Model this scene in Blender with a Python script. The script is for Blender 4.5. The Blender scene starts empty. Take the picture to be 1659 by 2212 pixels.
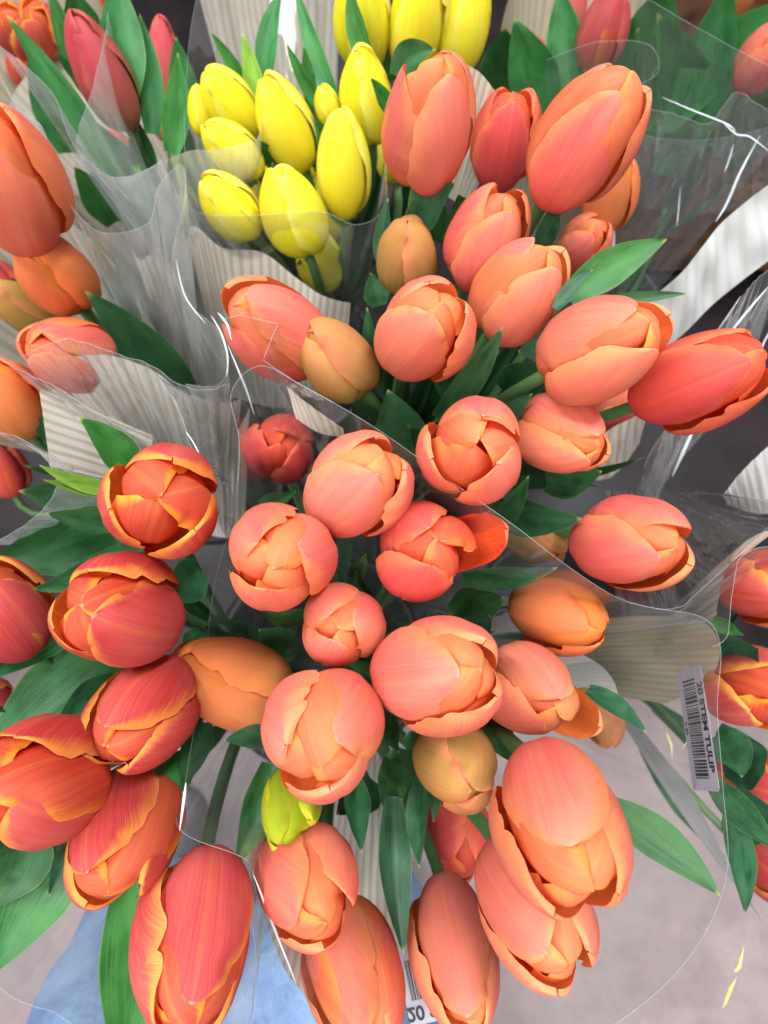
import bpy, math, random
import numpy as np
from mathutils import Vector, Matrix

# ------------------------------------------------------------------ camera, world, lights, exposure
SC = bpy.context.scene
COL = SC.collection
F, CX, CY = 1229.0, 829.5, 1106.0          # focal length and picture centre on a 1659 x 2212 sheet
PITCH = math.radians(11.2)
CAM_Z = 1.30
cam_d = bpy.data.cameras.new('camera')
cam_d.sensor_fit = 'VERTICAL'; cam_d.sensor_height = 36.0; cam_d.sensor_width = 27.0
cam_d.lens = 36.0 * F / 2212.0
cam_d.clip_start = 0.01; cam_d.clip_end = 60.0
cam_d.dof.use_dof = True; cam_d.dof.focus_distance = 0.235; cam_d.dof.aperture_fstop = 9.5
cam = bpy.data.objects.new('camera', cam_d); COL.objects.link(cam)
cam.location = (0, 0, CAM_Z); cam.rotation_euler = (PITCH, 0, 0)
SC.camera = cam
CAMP = np.array([0.0, 0.0, CAM_Z])
RIGHT = np.array([1.0, 0, 0]); UP = np.array([0, math.cos(PITCH), math.sin(PITCH)])
FWD = np.array([0, math.sin(PITCH), -math.cos(PITCH)])

world = bpy.data.worlds.new('World'); SC.world = world; world.use_nodes = True
bg = world.node_tree.nodes['Background']
bg.inputs[0].default_value = (0.86, 0.93, 1.0, 1); bg.inputs[1].default_value = 0.29

def area_light(name, loc, target, size, size_y, power, color):
    d = bpy.data.lights.new(name, 'AREA'); d.shape = 'RECTANGLE'
    d.size = size; d.size_y = size_y; d.energy = power; d.color = color
    o = bpy.data.objects.new(name, d); COL.objects.link(o)
    o.location = loc
    o.rotation_euler = (Vector(target) - Vector(loc)).to_track_quat('-Z', 'Y').to_euler()
    return o
area_light('shopfront_light', (-0.45, -1.1, 3.1), (0, 0.1, 1.0), 1.7, 1.2, 62, (1.0, 0.97, 0.93))
area_light('ceiling_tube_light', (0.75, 0.9, 2.9), (0.1, 0.1, 1.0), 0.16, 1.5, 56, (0.93, 0.97, 1.0))
area_light('ceiling_tube_light', (-1.0, 0.7, 2.9), (0, 0.1, 1.0), 0.16, 1.5, 52, (0.93, 0.97, 1.0))

SC.view_settings.view_transform = 'Standard'; SC.view_settings.look = 'None'
SC.view_settings.exposure = 0.04; SC.view_settings.gamma = 1.0
SC.render.engine = 'CYCLES'
SC.cycles.use_denoising = True
SC.cycles.max_bounces = 5; SC.cycles.diffuse_bounces = 3; SC.cycles.glossy_bounces = 2; SC.cycles.transmission_bounces = 3; SC.cycles.transparent_max_bounces = 20
SC.cycles.use_adaptive_sampling = True; SC.cycles.adaptive_threshold = 0.03
SC.cycles.caustics_reflective = False; SC.cycles.caustics_refractive = False

# ------------------------------------------------------------------ helpers
def P(x, y, d):
    """point seen at sheet position (x, y), d metres along the view axis"""
    return CAMP + d * (FWD + RIGHT * (x - CX) / F + UP * (CY - y) / F)
def nrm(v):
    n = np.linalg.norm(v, axis=-1, keepdims=True); return v / np.maximum(n, 1e-9)
def link(o, parent=None):
    COL.objects.link(o)
    if parent is not None: o.parent = parent
    return o
def mesh_obj(name, verts, faces, mat, parent=None, uv=None, uv2=None, smooth=True, origin=None):
    """one mesh object; verts in world space, moved to its origin (or its parent's)"""
    verts = np.asarray(verts, float)
    if parent is not None: org = np.array(parent['_o'][:]) if '_o' in parent else np.zeros(3)
    else: org = np.asarray(origin if origin is not None else verts.mean(0), float)
    me = bpy.data.meshes.new(name)
    me.from_pydata((verts - org).tolist(), [], faces)
    if smooth: me.polygons.foreach_set('use_smooth', [True] * len(me.polygons))
    idx = np.empty(len(me.loops), int); me.loops.foreach_get('vertex_index', idx)
    for nm, arr in (('uv', uv), ('vein', uv2)):
        if arr is not None:
            l = me.uv_layers.new(name=nm); l.data.foreach_set('uv', np.asarray(arr, float)[idx].ravel())
    if mat is not None: me.materials.append(mat)
    o = bpy.data.objects.new(name, me); link(o, parent)
    if parent is None: o.location = org; 
    ORG[o.name] = org
    return o
ORG = {}
def child(name, verts, faces, mat, parent, **k):
    verts = np.asarray(verts, float)
    org = ORG[parent.name]
    me_o = mesh_obj(name, verts, faces, mat, None, origin=org, **k)
    me_o.parent = parent; me_o.location = (0, 0, 0)
    return me_o
def empty(name, loc):
    o = bpy.data.objects.new(name, None); o.empty_display_size = 0.02; COL.objects.link(o)
    o.location = loc; ORG[o.name] = np.asarray(loc, float); return o
def tag(o, label=None, cat=None, group=None, kind=None):
    if label: o['label'] = label
    if cat: o['category'] = cat
    if group: o['group'] = group
    if kind: o['kind'] = kind
    return o
def grid_faces(nr, nc, flip=False, close=False):
    f = []
    for i in range(nr - 1):
        for j in range(nc if close else nc - 1):
            a, b = i * nc + j, i * nc + (j + 1) % nc
            q = (a, b, b + nc, a + nc)
            f.append(q[::-1] if flip else q)
    return f
def catmull(pts, n, closed=False):
    p = np.asarray(pts, float); k = len(p)
    segs = k if closed else k - 1
    out = []
    for q in np.linspace(0, segs, n, endpoint=not closed):
        i = min(int(q), segs - 1); t = q - i
        g = (lambda a: p[a % k]) if closed else (lambda a: p[min(max(a, 0), k - 1)])
        a, b, c, d = g(i - 1), g(i), g(i + 1), g(i + 2)
        out.append(0.5 * (2 * b + (c - a) * t + (2 * a - 5 * b + 4 * c - d) * t * t + (3 * b - a - 3 * c + d) * t ** 3))
    return np.array(out)
def polyline(pts, n):
    p = np.asarray(pts, float); q = np.linspace(0, len(p) - 1, n)
    return np.stack([np.interp(q, np.arange(len(p)), p[:, k]) for k in range(3)], -1)
def tube(pts, rad, sides=8, close_ends=True):
    p = np.asarray(pts, float); n = len(p)
    r = np.broadcast_to(np.asarray(rad, float), (n,))
    T = nrm(np.gradient(p, axis=0))
    up = np.array([0.13, 0.91, 0.37]); N = nrm(np.cross(T, up)); B = np.cross(T, N)
    a = np.linspace(0, 2 * math.pi, sides, endpoint=False)
    v = p[:, None] + r[:, None, None] * (np.cos(a)[None, :, None] * N[:, None] + np.sin(a)[None, :, None] * B[:, None])
    f = grid_faces(n, sides, close=True)
    if close_ends: f += [tuple(range(sides))[::-1], tuple(range((n - 1) * sides, n * sides))]
    return v.reshape(-1, 3), f
def wob(x, rng, n=5, f0=1.0):
    """smooth 1-D noise from a few sines"""
    s = 0
    for k in range(n):
        s = s + math.sin(rng.random() * 6.28) * 0 + rng.uniform(.4, 1) / (1 + .5 * k) * np.sin(x * f0 * (1 + k * rng.uniform(.7, 1.2)) * 6.283 + rng.random() * 6.283)
    return s / 2.2
def box(x0, x1, y0, y1, z0, z1):
    v = [(x, y, z) for z in (z0, z1) for y in (y0, y1) for x in (x0, x1)]
    return v, [(0, 2, 3, 1), (4, 5, 7, 6), (0, 1, 5, 4), (2, 6, 7, 3), (0, 4, 6, 2), (1, 3, 7, 5)]

# ------------------------------------------------------------------ materials
def srgb(*c):
    return tuple(((v / 255) / 12.92 if v <= 10 else (((v / 255) + .055) / 1.055) ** 2.4) for v in c) + (1.0,)
class NT:
    def __init__(s, name):
        s.m = bpy.data.materials.new(name); s.m.use_nodes = True; s.t = s.m.node_tree; s.t.nodes.clear()
        s.out = s.n('ShaderNodeOutputMaterial')
    def n(s, typ, **kw):
        n = s.t.nodes.new(typ)
        for k, v in kw.items(): setattr(n, k, v)
        return n
    def l(s, a, b): s.t.links.new(a, b)
    def put(s, sock, v):
        if hasattr(v, 'is_output'): s.l(v, sock)
        else: sock.default_value = v
    def math(s, op, a, b=0.0, clamp=False):
        n = s.n('ShaderNodeMath', operation=op, use_clamp=clamp); s.put(n.inputs[0], a); s.put(n.inputs[1], b); return n.outputs[0]
    def ramp(s, v, a, b, lo=0.0, hi=1.0):
        n = s.n('ShaderNodeMapRange', interpolation_type='SMOOTHSTEP'); s.put(n.inputs[0], v)
        n.inputs[1].default_value = a; n.inputs[2].default_value = b; n.inputs[3].default_value = lo; n.inputs[4].default_value = hi
        return n.outputs[0]
    def mix(s, f, a, b, mode='MIX'):
        n = s.n('ShaderNodeMix', data_type='RGBA', blend_type=mode); s.put(n.inputs[0], f); s.put(n.inputs[6], a); s.put(n.inputs[7], b); return n.outputs[2]
    def uv(s, name):
        n = s.n('ShaderNodeUVMap'); n.uv_map = name; return n.outputs[0]
    def vmul(s, v, xyz):
        n = s.n('ShaderNodeVectorMath', operation='MULTIPLY'); s.l(v, n.inputs[0]); n.inputs[1].default_value = xyz; return n.outputs[0]
    def vadd(s, v, w):
        n = s.n('ShaderNodeVectorMath', operation='ADD'); s.l(v, n.inputs[0]); s.put(n.inputs[1], w); return n.outputs[0]
    def noise(s, vec, scale, detail=3, rough=.5, dist=0):
        n = s.n('ShaderNodeTexNoise')
        if vec is not None: s.l(vec, n.inputs['Vector'])
        n.inputs['Scale'].default_value = scale; n.inputs['Detail'].default_value = detail
        n.inputs['Roughness'].default_value = rough; n.inputs['Distortion'].default_value = dist
        return n.outputs[0]
    def bump(s, h, strength, dist=.001):
        n = s.n('ShaderNodeBump'); s.l(h, n.inputs['Height']); n.inputs['Strength'].default_value = strength; n.inputs['Distance'].default_value = dist; return n.outputs[0]
    def principled(s, col, rough, spec=.4, normal=None, **kw):
        n = s.n('ShaderNodeBsdfPrincipled'); s.put(n.inputs['Base Color'], col); s.put(n.inputs['Roughness'], rough)
        n.inputs['Specular IOR Level'].default_value = spec
        for k, v in kw.items(): n.inputs[k].default_value = v
        if normal is not None: s.l(normal, n.inputs['Normal'])
        return n.outputs[0]
    def mixsh(s, f, a, b):
        n = s.n('ShaderNodeMixShader'); s.put(n.inputs[0], f); s.l(a, n.inputs[1]); s.l(b, n.inputs[2]); return n.outputs[0]
    def done(s, sh):
        s.l(sh, s.out.inputs[0]); return s.m

def petal_mat(name, mid, edge, base, inner, edge_lo=.58, edge_hi=1.10, base_hi=.34, rib=.30, trans=.32, blush=None, vein=1.0):
    t = NT(name)
    uv = t.uv('uv'); vein = t.uv('vein')
    sep = t.n('ShaderNodeSeparateXYZ'); t.l(uv, sep.inputs[0]); u, v = sep.outputs[0], sep.outputs[1]
    oi = t.n('ShaderNodeObjectInfo')
    seed = t.n('ShaderNodeCombineXYZ'); t.l(t.math('MULTIPLY', oi.outputs['Random'], 37.0), seed.inputs[0]); t.l(t.math('MULTIPLY', oi.outputs['Random'], 91.0), seed.inputs[2])
    vseed = t.vadd(vein, seed.outputs[0])
    fine = t.noise(t.vmul(vseed, (60, 1.0, 1)), 1.0, 2, .6)
    mid_n = t.noise(t.vmul(vseed, (7, 1.4, 1)), 1.0, 2, .55)
    tc = t.n('ShaderNodeTexCoord')
    big = t.noise(t.vadd(t.vmul(uv, (1.6, 1.4, 1)), seed.outputs[0]), 1.0, 2, .5)
    e = t.math('ABSOLUTE', t.math('MULTIPLY', t.math('SUBTRACT', u, .5), 2.0))
    tip = t.math('MULTIPLY', t.math('POWER', v, 5.0), .42)
    ee = t.math('ADD', t.math('ADD', e, tip), t.math('MULTIPLY', t.math('SUBTRACT', fine, .5), .20))
    fe = t.ramp(t.math('ADD', ee, t.math('MULTIPLY', t.math('SUBTRACT', mid_n, .5), .16)), edge_lo, edge_hi)
    col = mid
    if blush: col = t.mix(t.ramp(t.math('ADD', big, t.math('MULTIPLY', t.math('SUBTRACT', mid_n, .5), .28)), .30, .70), mid, blush)
    col = t.mix(fe, col, edge)
    ribf = t.math('MULTIPLY', t.ramp(t.math('ADD', e, t.math('MULTIPLY', mid_n, .10)), .17, .02), rib)
    col = t.mix(ribf, col, edge)
    fb = t.ramp(t.math('ADD', v, t.math('MULTIPLY', t.math('SUBTRACT', mid_n, .5), .45)), base_hi, .0)
    col = t.mix(t.math('MULTIPLY', fb, .85), col, base)
    col = t.mix(t.ramp(fine, .42, .68, 0, .28), col, t.mix(.5, col, edge))
    dark = t.ramp(fine, .52, .30, 1.0, .90)
    cm = t.n('ShaderNodeCombineColor'); 
    t.l(t.math('ADD', t.math('MULTIPLY', dark, .35), .65), cm.inputs[0]); t.l(dark, cm.inputs[1]); t.l(dark, cm.inputs[2])
    col = t.mix(1.0, col, cm.outputs[0], 'MULTIPLY')
    # small bruises and specks
    sp = t.noise(t.vadd(t.vmul(uv, (9, 13, 1)), seed.outputs[0]), 1.0, 2, .6)
    col = t.mix(t.ramp(sp, .69, .76, 0, .28), col, base)
    col = t.mix(t.ramp(e, .97, 1.0, 0, .18), col, t.mix(.5, edge, (1, .86, .70, 1)))  # thin rim highlight painted along the petal edge
    col = t.mix(t.math('MULTIPLY', t.ramp(v, .985, 1.0), t.ramp(e, .8, .1, 0, .6)), col, t.mix(.4, edge, (1, .80, .72, 1)))
    geo = t.n('ShaderNodeNewGeometry')
    col_in = t.mix(t.ramp(fine, .35, .7, 0, .4), inner, edge)
    col = t.mix(geo.outputs['Backfacing'], col, col_in)
    col = t.mix(1.0, col, oi.outputs['Color'], 'MULTIPLY')
    h = t.math('ADD', t.math('MULTIPLY', fine, .8), t.math('MULTIPLY', mid_n, .6))
    nb = t.bump(h, .5, .0006)
    pr = t.principled(col, t.ramp(fine, .3, .7, .52, .70), .22, nb)
    tr = t.n('ShaderNodeBsdfTranslucent'); t.l(col, tr.inputs[0]); t.l(nb, tr.inputs[1])
    return t.done(t.mixsh(trans, pr, tr.outputs[0]))

M = {}
M['coral'] = petal_mat('coral_petal', srgb(234, 108, 101), srgb(249, 150, 103), srgb(214, 156, 94), srgb(244, 110, 50), blush=srgb(244, 142, 120))
M['peach'] = petal_mat('peach_petal', srgb(243, 146, 121), srgb(250, 160, 112), srgb(208, 162, 96), srgb(248, 122, 56), blush=srgb(238, 124, 110))
M['rose'] = petal_mat('rose_coral_petal', srgb(220, 82, 84), srgb(244, 124, 90), srgb(218, 120, 86), srgb(238, 88, 36), blush=srgb(232, 92, 84))
M['amber'] = petal_mat('amber_petal', srgb(214, 128, 72), srgb(242, 138, 82), srgb(158, 144, 56), srgb(240, 108, 42), base_hi=.72, blush=srgb(228, 134, 86))
M['bud'] = petal_mat('green_orange_petal', srgb(210, 146, 92), srgb(236, 150, 104), srgb(124, 138, 60), srgb(220, 126, 60), base_hi=.85, blush=srgb(190, 150, 78))
M['flame'] = petal_mat('red_petal_with_yellow_edge', srgb(198, 64, 68), srgb(244, 156, 74), srgb(200, 104, 64), srgb(234, 86, 28), edge_lo=.76, edge_hi=1.16, rib=.22, blush=srgb(212, 94, 90))
M['yellow'] = petal_mat('yellow_petal', srgb(255, 246, 66), srgb(255, 250, 116), srgb(206, 208, 62), srgb(254, 226, 20), rib=.1, base_hi=.42, blush=srgb(252, 236, 36), trans=.38)
M['pink'] = petal_mat('crimson_pink_petal', srgb(208, 74, 86), srgb(216, 108, 96), srgb(178, 146, 88), srgb(208, 78, 70), base_hi=.75, blush=srgb(204, 96, 94))
M['lime'] = petal_mat('lime_petal', srgb(168, 186, 44), srgb(206, 208, 48), srgb(150, 170, 50), srgb(216, 204, 40), blush=srgb(186, 196, 46))

def leaf_mat(name, a, b, tipc, trans=.22):
    t = NT(name)
    uv = t.uv('uv'); sep = t.n('ShaderNodeSeparateXYZ'); t.l(uv, sep.inputs[0]); u, v = sep.outputs[0], sep.outputs[1]
    oi = t.n('ShaderNodeObjectInfo')
    seed = t.n('ShaderNodeCombineXYZ'); t.l(t.math('MULTIPLY', oi.outputs['Random'], 53.0), seed.inputs[0])
    vs = t.vadd(uv, seed.outputs[0])
    fine = t.noise(t.vmul(vs, (42, 1.2, 1)), 1.0, 3, .55)
    big = t.noise(t.vmul(vs, (2.2, 3, 1)), 1.0, 3, .6)
    col = t.mix(t.ramp(big, .3, .7), a, b)
    col = t.mix(t.ramp(fine, .42, .66, 0, .65), col, b)
    e = t.math('ABSOLUTE', t.math('MULTIPLY', t.math('SUBTRACT', u, .5), 2.0))
    col = t.mix(t.ramp(e, .95, 1.0, 0, .22), col, tipc)
    col = t.mix(t.ramp(v, .94, 1.0, 0, .8), col, tipc)
    col = t.mix(1.0, col, oi.outputs['Color'], 'MULTIPLY')
    nb = t.bump(t.math('ADD', fine, t.math('MULTIPLY', big, .8)), .3, .0006)
    pr = t.principled(col, t.ramp(big, .3, .7, .36, .52), .42, nb)
    tr = t.n('ShaderNodeBsdfTranslucent'); t.l(t.mix(1.0, col, (1.2, 1.35, .5, 1), 'MULTIPLY'), tr.inputs[0])
    return t.done(t.mixsh(trans, pr, tr.outputs[0]))
M['leaf'] = leaf_mat('tulip_leaf', srgb(28, 72, 42), srgb(56, 108, 68), srgb(176, 196, 128))
M['leaf_bright'] = leaf_mat('bright_tulip_leaf', srgb(38, 98, 46), srgb(66, 136, 74), srgb(190, 210, 120), .2)
M['leaf_lime'] = leaf_mat('lime_tulip_leaf', srgb(104, 158, 52), srgb(140, 190, 74), srgb(214, 228, 160), .3)
def stem_mat():
    t = NT('tulip_stem'); tc = t.n('ShaderNodeTexCoord')
    col = t.mix(t.noise(tc.outputs['Object'], 60, 3), srgb(58, 96, 56), srgb(92, 128, 74))
    return t.done(t.principled(col, .45, .4))
M['stem'] = stem_mat()

def film_mat(name, tint=(.955, .965, .96, 1), haze=.05, rough=.05, crinkle=.25):
    t = NT(name); tc = t.n('ShaderNodeTexCoord'); uv = t.uv('uv')
    n1 = t.noise(t.vmul(uv, (16, 4, 1)), 1.0, 2, .6)
    nb = t.bump(n1, crinkle, .006)
    lw = t.n('ShaderNodeLayerWeight'); lw.inputs[0].default_value = .28; t.l(nb, lw.inputs['Normal'])
    tr = t.n('ShaderNodeBsdfTransparent'); tr.inputs[0].default_value = tint
    gl = t.n('ShaderNodeBsdfAnisotropic'); gl.inputs['Color'].default_value = (1, 1, 1, 1); gl.inputs['Roughness'].default_value = rough; t.l(nb, gl.inputs['Normal'])
    df = t.n('ShaderNodeBsdfDiffuse'); df.inputs[0].default_value = (.9, .92, .93, 1)
    tl = t.n('ShaderNodeBsdfTranslucent'); tl.inputs[0].default_value = (.9, .92, .93, 1)
    hz = t.mixsh(.5, df.outputs[0], tl.outputs[0])
    a = t.mixsh(t.math('MULTIPLY', n1, haze * 2), tr.outputs[0], hz)
    fr = t.math('MINIMUM', t.math('ADD', t.math('MULTIPLY', t.math('POWER', lw.outputs['Facing'], 2.5), .8), .075), .8)
    return t.done(t.mixsh(fr, a, gl.outputs[0]))
M['film'] = film_mat('clear_cellophane', (.93, .94, .935, 1), .05)
M['film_b'] = film_mat('grey_creased_cellophane', (.90, .91, .91, 1), .10, .055, .9)
M['film_s'] = film_mat('shade_tinted_cellophane', (.72, .73, .72, 1), .04, .06, .5)  # darkness of the gaps behind is put into the film tint
M['film_m'] = film_mat('reflection_hazed_cellophane', (.92, .93, .93, 1), .30, .12, .7)  # broad milky reflections added to the film's own haze as diffuse colour
def edge_mat():
    t = NT('cellophane_cut_edge')
    tr = t.n('ShaderNodeBsdfTransparent'); tr.inputs[0].default_value = (.9, .92, .93, 1)
    pr = t.principled((.78, .82, .84, 1), .2, .7)
    return t.done(t.mixsh(.22, tr.outputs[0], pr))
M['film_edge'] = edge_mat()
M['crease_glint'] = None
def crease_glint_mat():  # whitish colour carries the bright light streaks along film folds
    t = NT('cellophane_crease_glint')
    tr = t.n('ShaderNodeBsdfTransparent'); tr.inputs[0].default_value = (.92, .95, .97, 1)
    pr = t.principled((.80, .86, .92, 1), .12, 1.0)
    return t.done(t.mixsh(.62, tr.outputs[0], pr))
M['crease_glint'] = crease_glint_mat()
def paper_mat(name, a, b, lines=21.0):
    t = NT(name); uv = t.uv('uv'); sep = t.n('ShaderNodeSeparateXYZ'); t.l(uv, sep.inputs[0])
    tc = t.n('ShaderNodeTexCoord')
    n = t.noise(tc.outputs['Object'], 45, 4, .6); nl = t.noise(tc.outputs['Object'], 9, 2, .5)
    w = t.math('SINE', t.math('ADD', t.math('MULTIPLY', sep.outputs[0], 6.2832 * lines), t.math('MULTIPLY', nl, 7.0)))
    f = t.ramp(t.math('ADD', w, t.math('MULTIPLY', t.math('SUBTRACT', n, .5), 1.4)), -.2, .9)
    col = t.mix(t.math('MULTIPLY', f, .75), a, b)
    col = t.mix(t.ramp(n, .4, .75, 0, .25), col, b)
    nb = t.bump(t.math('ADD', t.math('MULTIPLY', w, .5), t.math('MULTIPLY', n, .5)), .35, .0008)
    pr = t.principled(col, .72, .2, nb)
    tr = t.n('ShaderNodeBsdfTranslucent'); t.l(col, tr.inputs[0])
    return t.done(t.mixsh(.18, pr, tr.outputs[0]))
M['paper'] = paper_mat('ribbed_cream_paper', srgb(244, 238, 228), srgb(206, 190, 164))
M['paper_shaded'] = paper_mat('ribbed_shaded_cream_paper', srgb(158, 149, 126), srgb(138, 128, 104))  # cream paper again, with shade and film haze put into its colour
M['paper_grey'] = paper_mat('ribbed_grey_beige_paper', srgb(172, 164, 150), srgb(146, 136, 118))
M['paper_white'] = paper_mat('ribbed_white_paper', srgb(206, 207, 206), srgb(192, 192, 186), 40)
def plain(name, a, b, scale, rough=.6, spec=.3, bump=.2):
    t = NT(name); tc = t.n('ShaderNodeTexCoord')
    n = t.noise(tc.outputs['Object'], scale, 5, .6)
    return t.done(t.principled(t.mix(t.ramp(n, .3, .7), a, b), t.ramp(n, .3, .7, rough - .1, rough + .1), spec, t.bump(n, bump, .002)))
M['bucket'] = plain('black_bucket_plastic', srgb(18, 18, 20), srgb(34, 32, 34), 20, .45)
M['stand'] = plain('dark_stand_steel', srgb(18, 12, 14), srgb(40, 26, 30), 9, .5)
M['wood'] = plain('brown_crate_wood', srgb(92, 68, 50), srgb(140, 104, 76), 26, .6)
M['label'] = plain('white_label_paper', srgb(176, 173, 184), srgb(162, 160, 172), 60, .5)  # white paper greyed, the haze of the film put into its colour
M['ink'] = plain('black_label_ink', srgb(46, 46, 50), srgb(58, 58, 62), 60, .6)  # black ink lightened with the same painted film haze
M['flake'] = plain('yellow_print', srgb(176, 170, 98), srgb(196, 188, 124), 60, .5)
M['shoe'] = plain('grey_shoe_leather', srgb(120, 114, 120), srgb(138, 130, 136), 30, .5)
M['strap'] = plain('dark_stem', srgb(70, 84, 72), srgb(98, 112, 92), 60, .5)
def floor_mat():
    t = NT('pinkish_concrete'); tc = t.n('ShaderNodeTexCoord')
    n = t.noise(tc.outputs['Object'], 4.5, 8, .68); g = t.noise(tc.outputs['Object'], 160, 3, .7)
    col = t.mix(t.ramp(n, .3, .7), srgb(158, 140, 143), srgb(190, 170, 168))
    col = t.mix(t.ramp(g, .45, .75, 0, .35), col, srgb(140, 130, 134))
    return t.done(t.principled(col, .6, .3, t.bump(g, .2, .002)))
M['floor'] = floor_mat()
def denim_mat():
    t = NT('light_blue_denim'); tc = t.n('ShaderNodeTexCoord')
    n = t.noise(tc.outputs['Object'], 7, 5, .62, .6); w = t.noise(t.vmul(tc.outputs['Object'], (1, 1, .25)), 260, 2)
    col = t.mix(t.ramp(n, .28, .66), srgb(120, 152, 200), srgb(178, 208, 246))
    col = t.mix(t.ramp(n, .58, .74, 0, .7), col, srgb(206, 220, 238))
    col = t.mix(t.ramp(t.noise(tc.outputs['Object'], 2.6, 2), .48, .62, 0, .6), col, srgb(78, 108, 156))
    col = t.mix(t.ramp(w, .4, .7, 0, .2), col, srgb(86, 116, 160))
    return t.done(t.principled(col, .8, .15, t.bump(t.math('ADD', n, t.math('MULTIPLY', w, .2)), .5, .01)))
M['denim'] = denim_mat()

# ------------------------------------------------------------------ setting: floor, stand, crate, buckets
v, f = box(-6, 6, -6, 6, -.05, 0)
tag(mesh_obj('floor', v, f, M['floor'], smooth=False, origin=(0, 0, 0)), kind='structure', label='pinkish grey concrete shop floor')

stand = tag(empty('display_stand', (0, .5, 0)), 'dark steel display stand that carries the flower buckets', 'stand')
v, f = box(-.95, .95, -.06, 1.29, .37, .40); child('deck', v, f, M['stand'], stand, smooth=False)
for x in (-.9, .86):
    for y in (0.0, 1.2):
        v, f = box(x, x + .04, y, y + .04, 0, .369); child('leg', v, f, M['stand'], stand, smooth=False)
def lathe(prof, n=40):
    prof = np.asarray(prof, float); a = np.linspace(0, 2 * math.pi, n, endpoint=False)
    v = np.stack([prof[:, 0, None] * np.cos(a), prof[:, 0, None] * np.sin(a), np.repeat(prof[:, 1, None], n, 1)], -1)
    return v.reshape(-1, 3), grid_faces(len(prof), n, close=True)
def bucket(px, py, d, r, label):
    c = P(px, py, d); zt = c[2] + 0.0; zb = .402
    o = tag(empty('flower_bucket', (c[0], c[1], zb)), label, 'bucket', 'black buckets under the bouquets')
    v, f = lathe([(.001, zb), (r * .78, zb), (r * .8, zb + .01), (r, zt), (r - .004, zt), (r * .78, zb + .02), (.001, zb + .02)])
    child('body', v + [c[0], c[1], 0], f, M['bucket'], o)
    v, f = lathe([(r + .0005, zt - .012), (r + .007, zt - .01), (r + .008, zt + .002), (r - .001, zt + .006), (r - .005, zt + .001)])
    child('rim', v + [c[0], c[1], 0], f, M['bucket'], o)
bucket(690, 1425, .66, .115, 'black plastic bucket under the central coral bouquet')
bucket(880, 1085, .66, .085, 'black plastic bucket under the upper coral bouquet')
bucket(460, 1010, .68, .085, 'black plastic bucket under the bouquet at the left edge')
bucket(640, 770, .75, .105, 'black plastic bucket under the yellow tulip bouquet')
bucket(1190, 1330, .66, .085, 'black plastic bucket under the bouquet at the right edge')
bucket(1250, 700, .78, .12, 'black plastic bucket under the leafy bouquet in the top right corner')
# brown slatted crate beyond the right side
cr = P(1530, 405, .80)
crate = tag(empty('wooden_crate', (cr[0], cr[1], .402)), 'brown wooden slatted crate behind the clear film at the right', 'crate')
for k in range(3):
    z0 = .44 + k * .10
    v, f = box(cr[0] - .20, cr[0] + .24, cr[1] - .018, cr[1], z0, z0 + .085); child('slat', v, f, M['wood'], crate, smooth=False)
    v, f = box(cr[0] - .20, cr[0] + .24, cr[1] + .20, cr[1] + .218, z0, z0 + .085); child('slat', v, f, M['wood'], crate, smooth=False)
for x in (cr[0] - .197, cr[0] + .207):
    for y in (cr[1] + .0025, cr[1] + .167):
        v, f = box(x, x + .03, y, y + .03, .402, .73); child('corner_post', v, f, M['wood'], crate, smooth=False)
v, f = box(cr[0] - .19, cr[0] + .23, cr[1] + .003, cr[1] + .197, .41, .425); child('bottom_board', v, f, M['wood'], crate, smooth=False)

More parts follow.
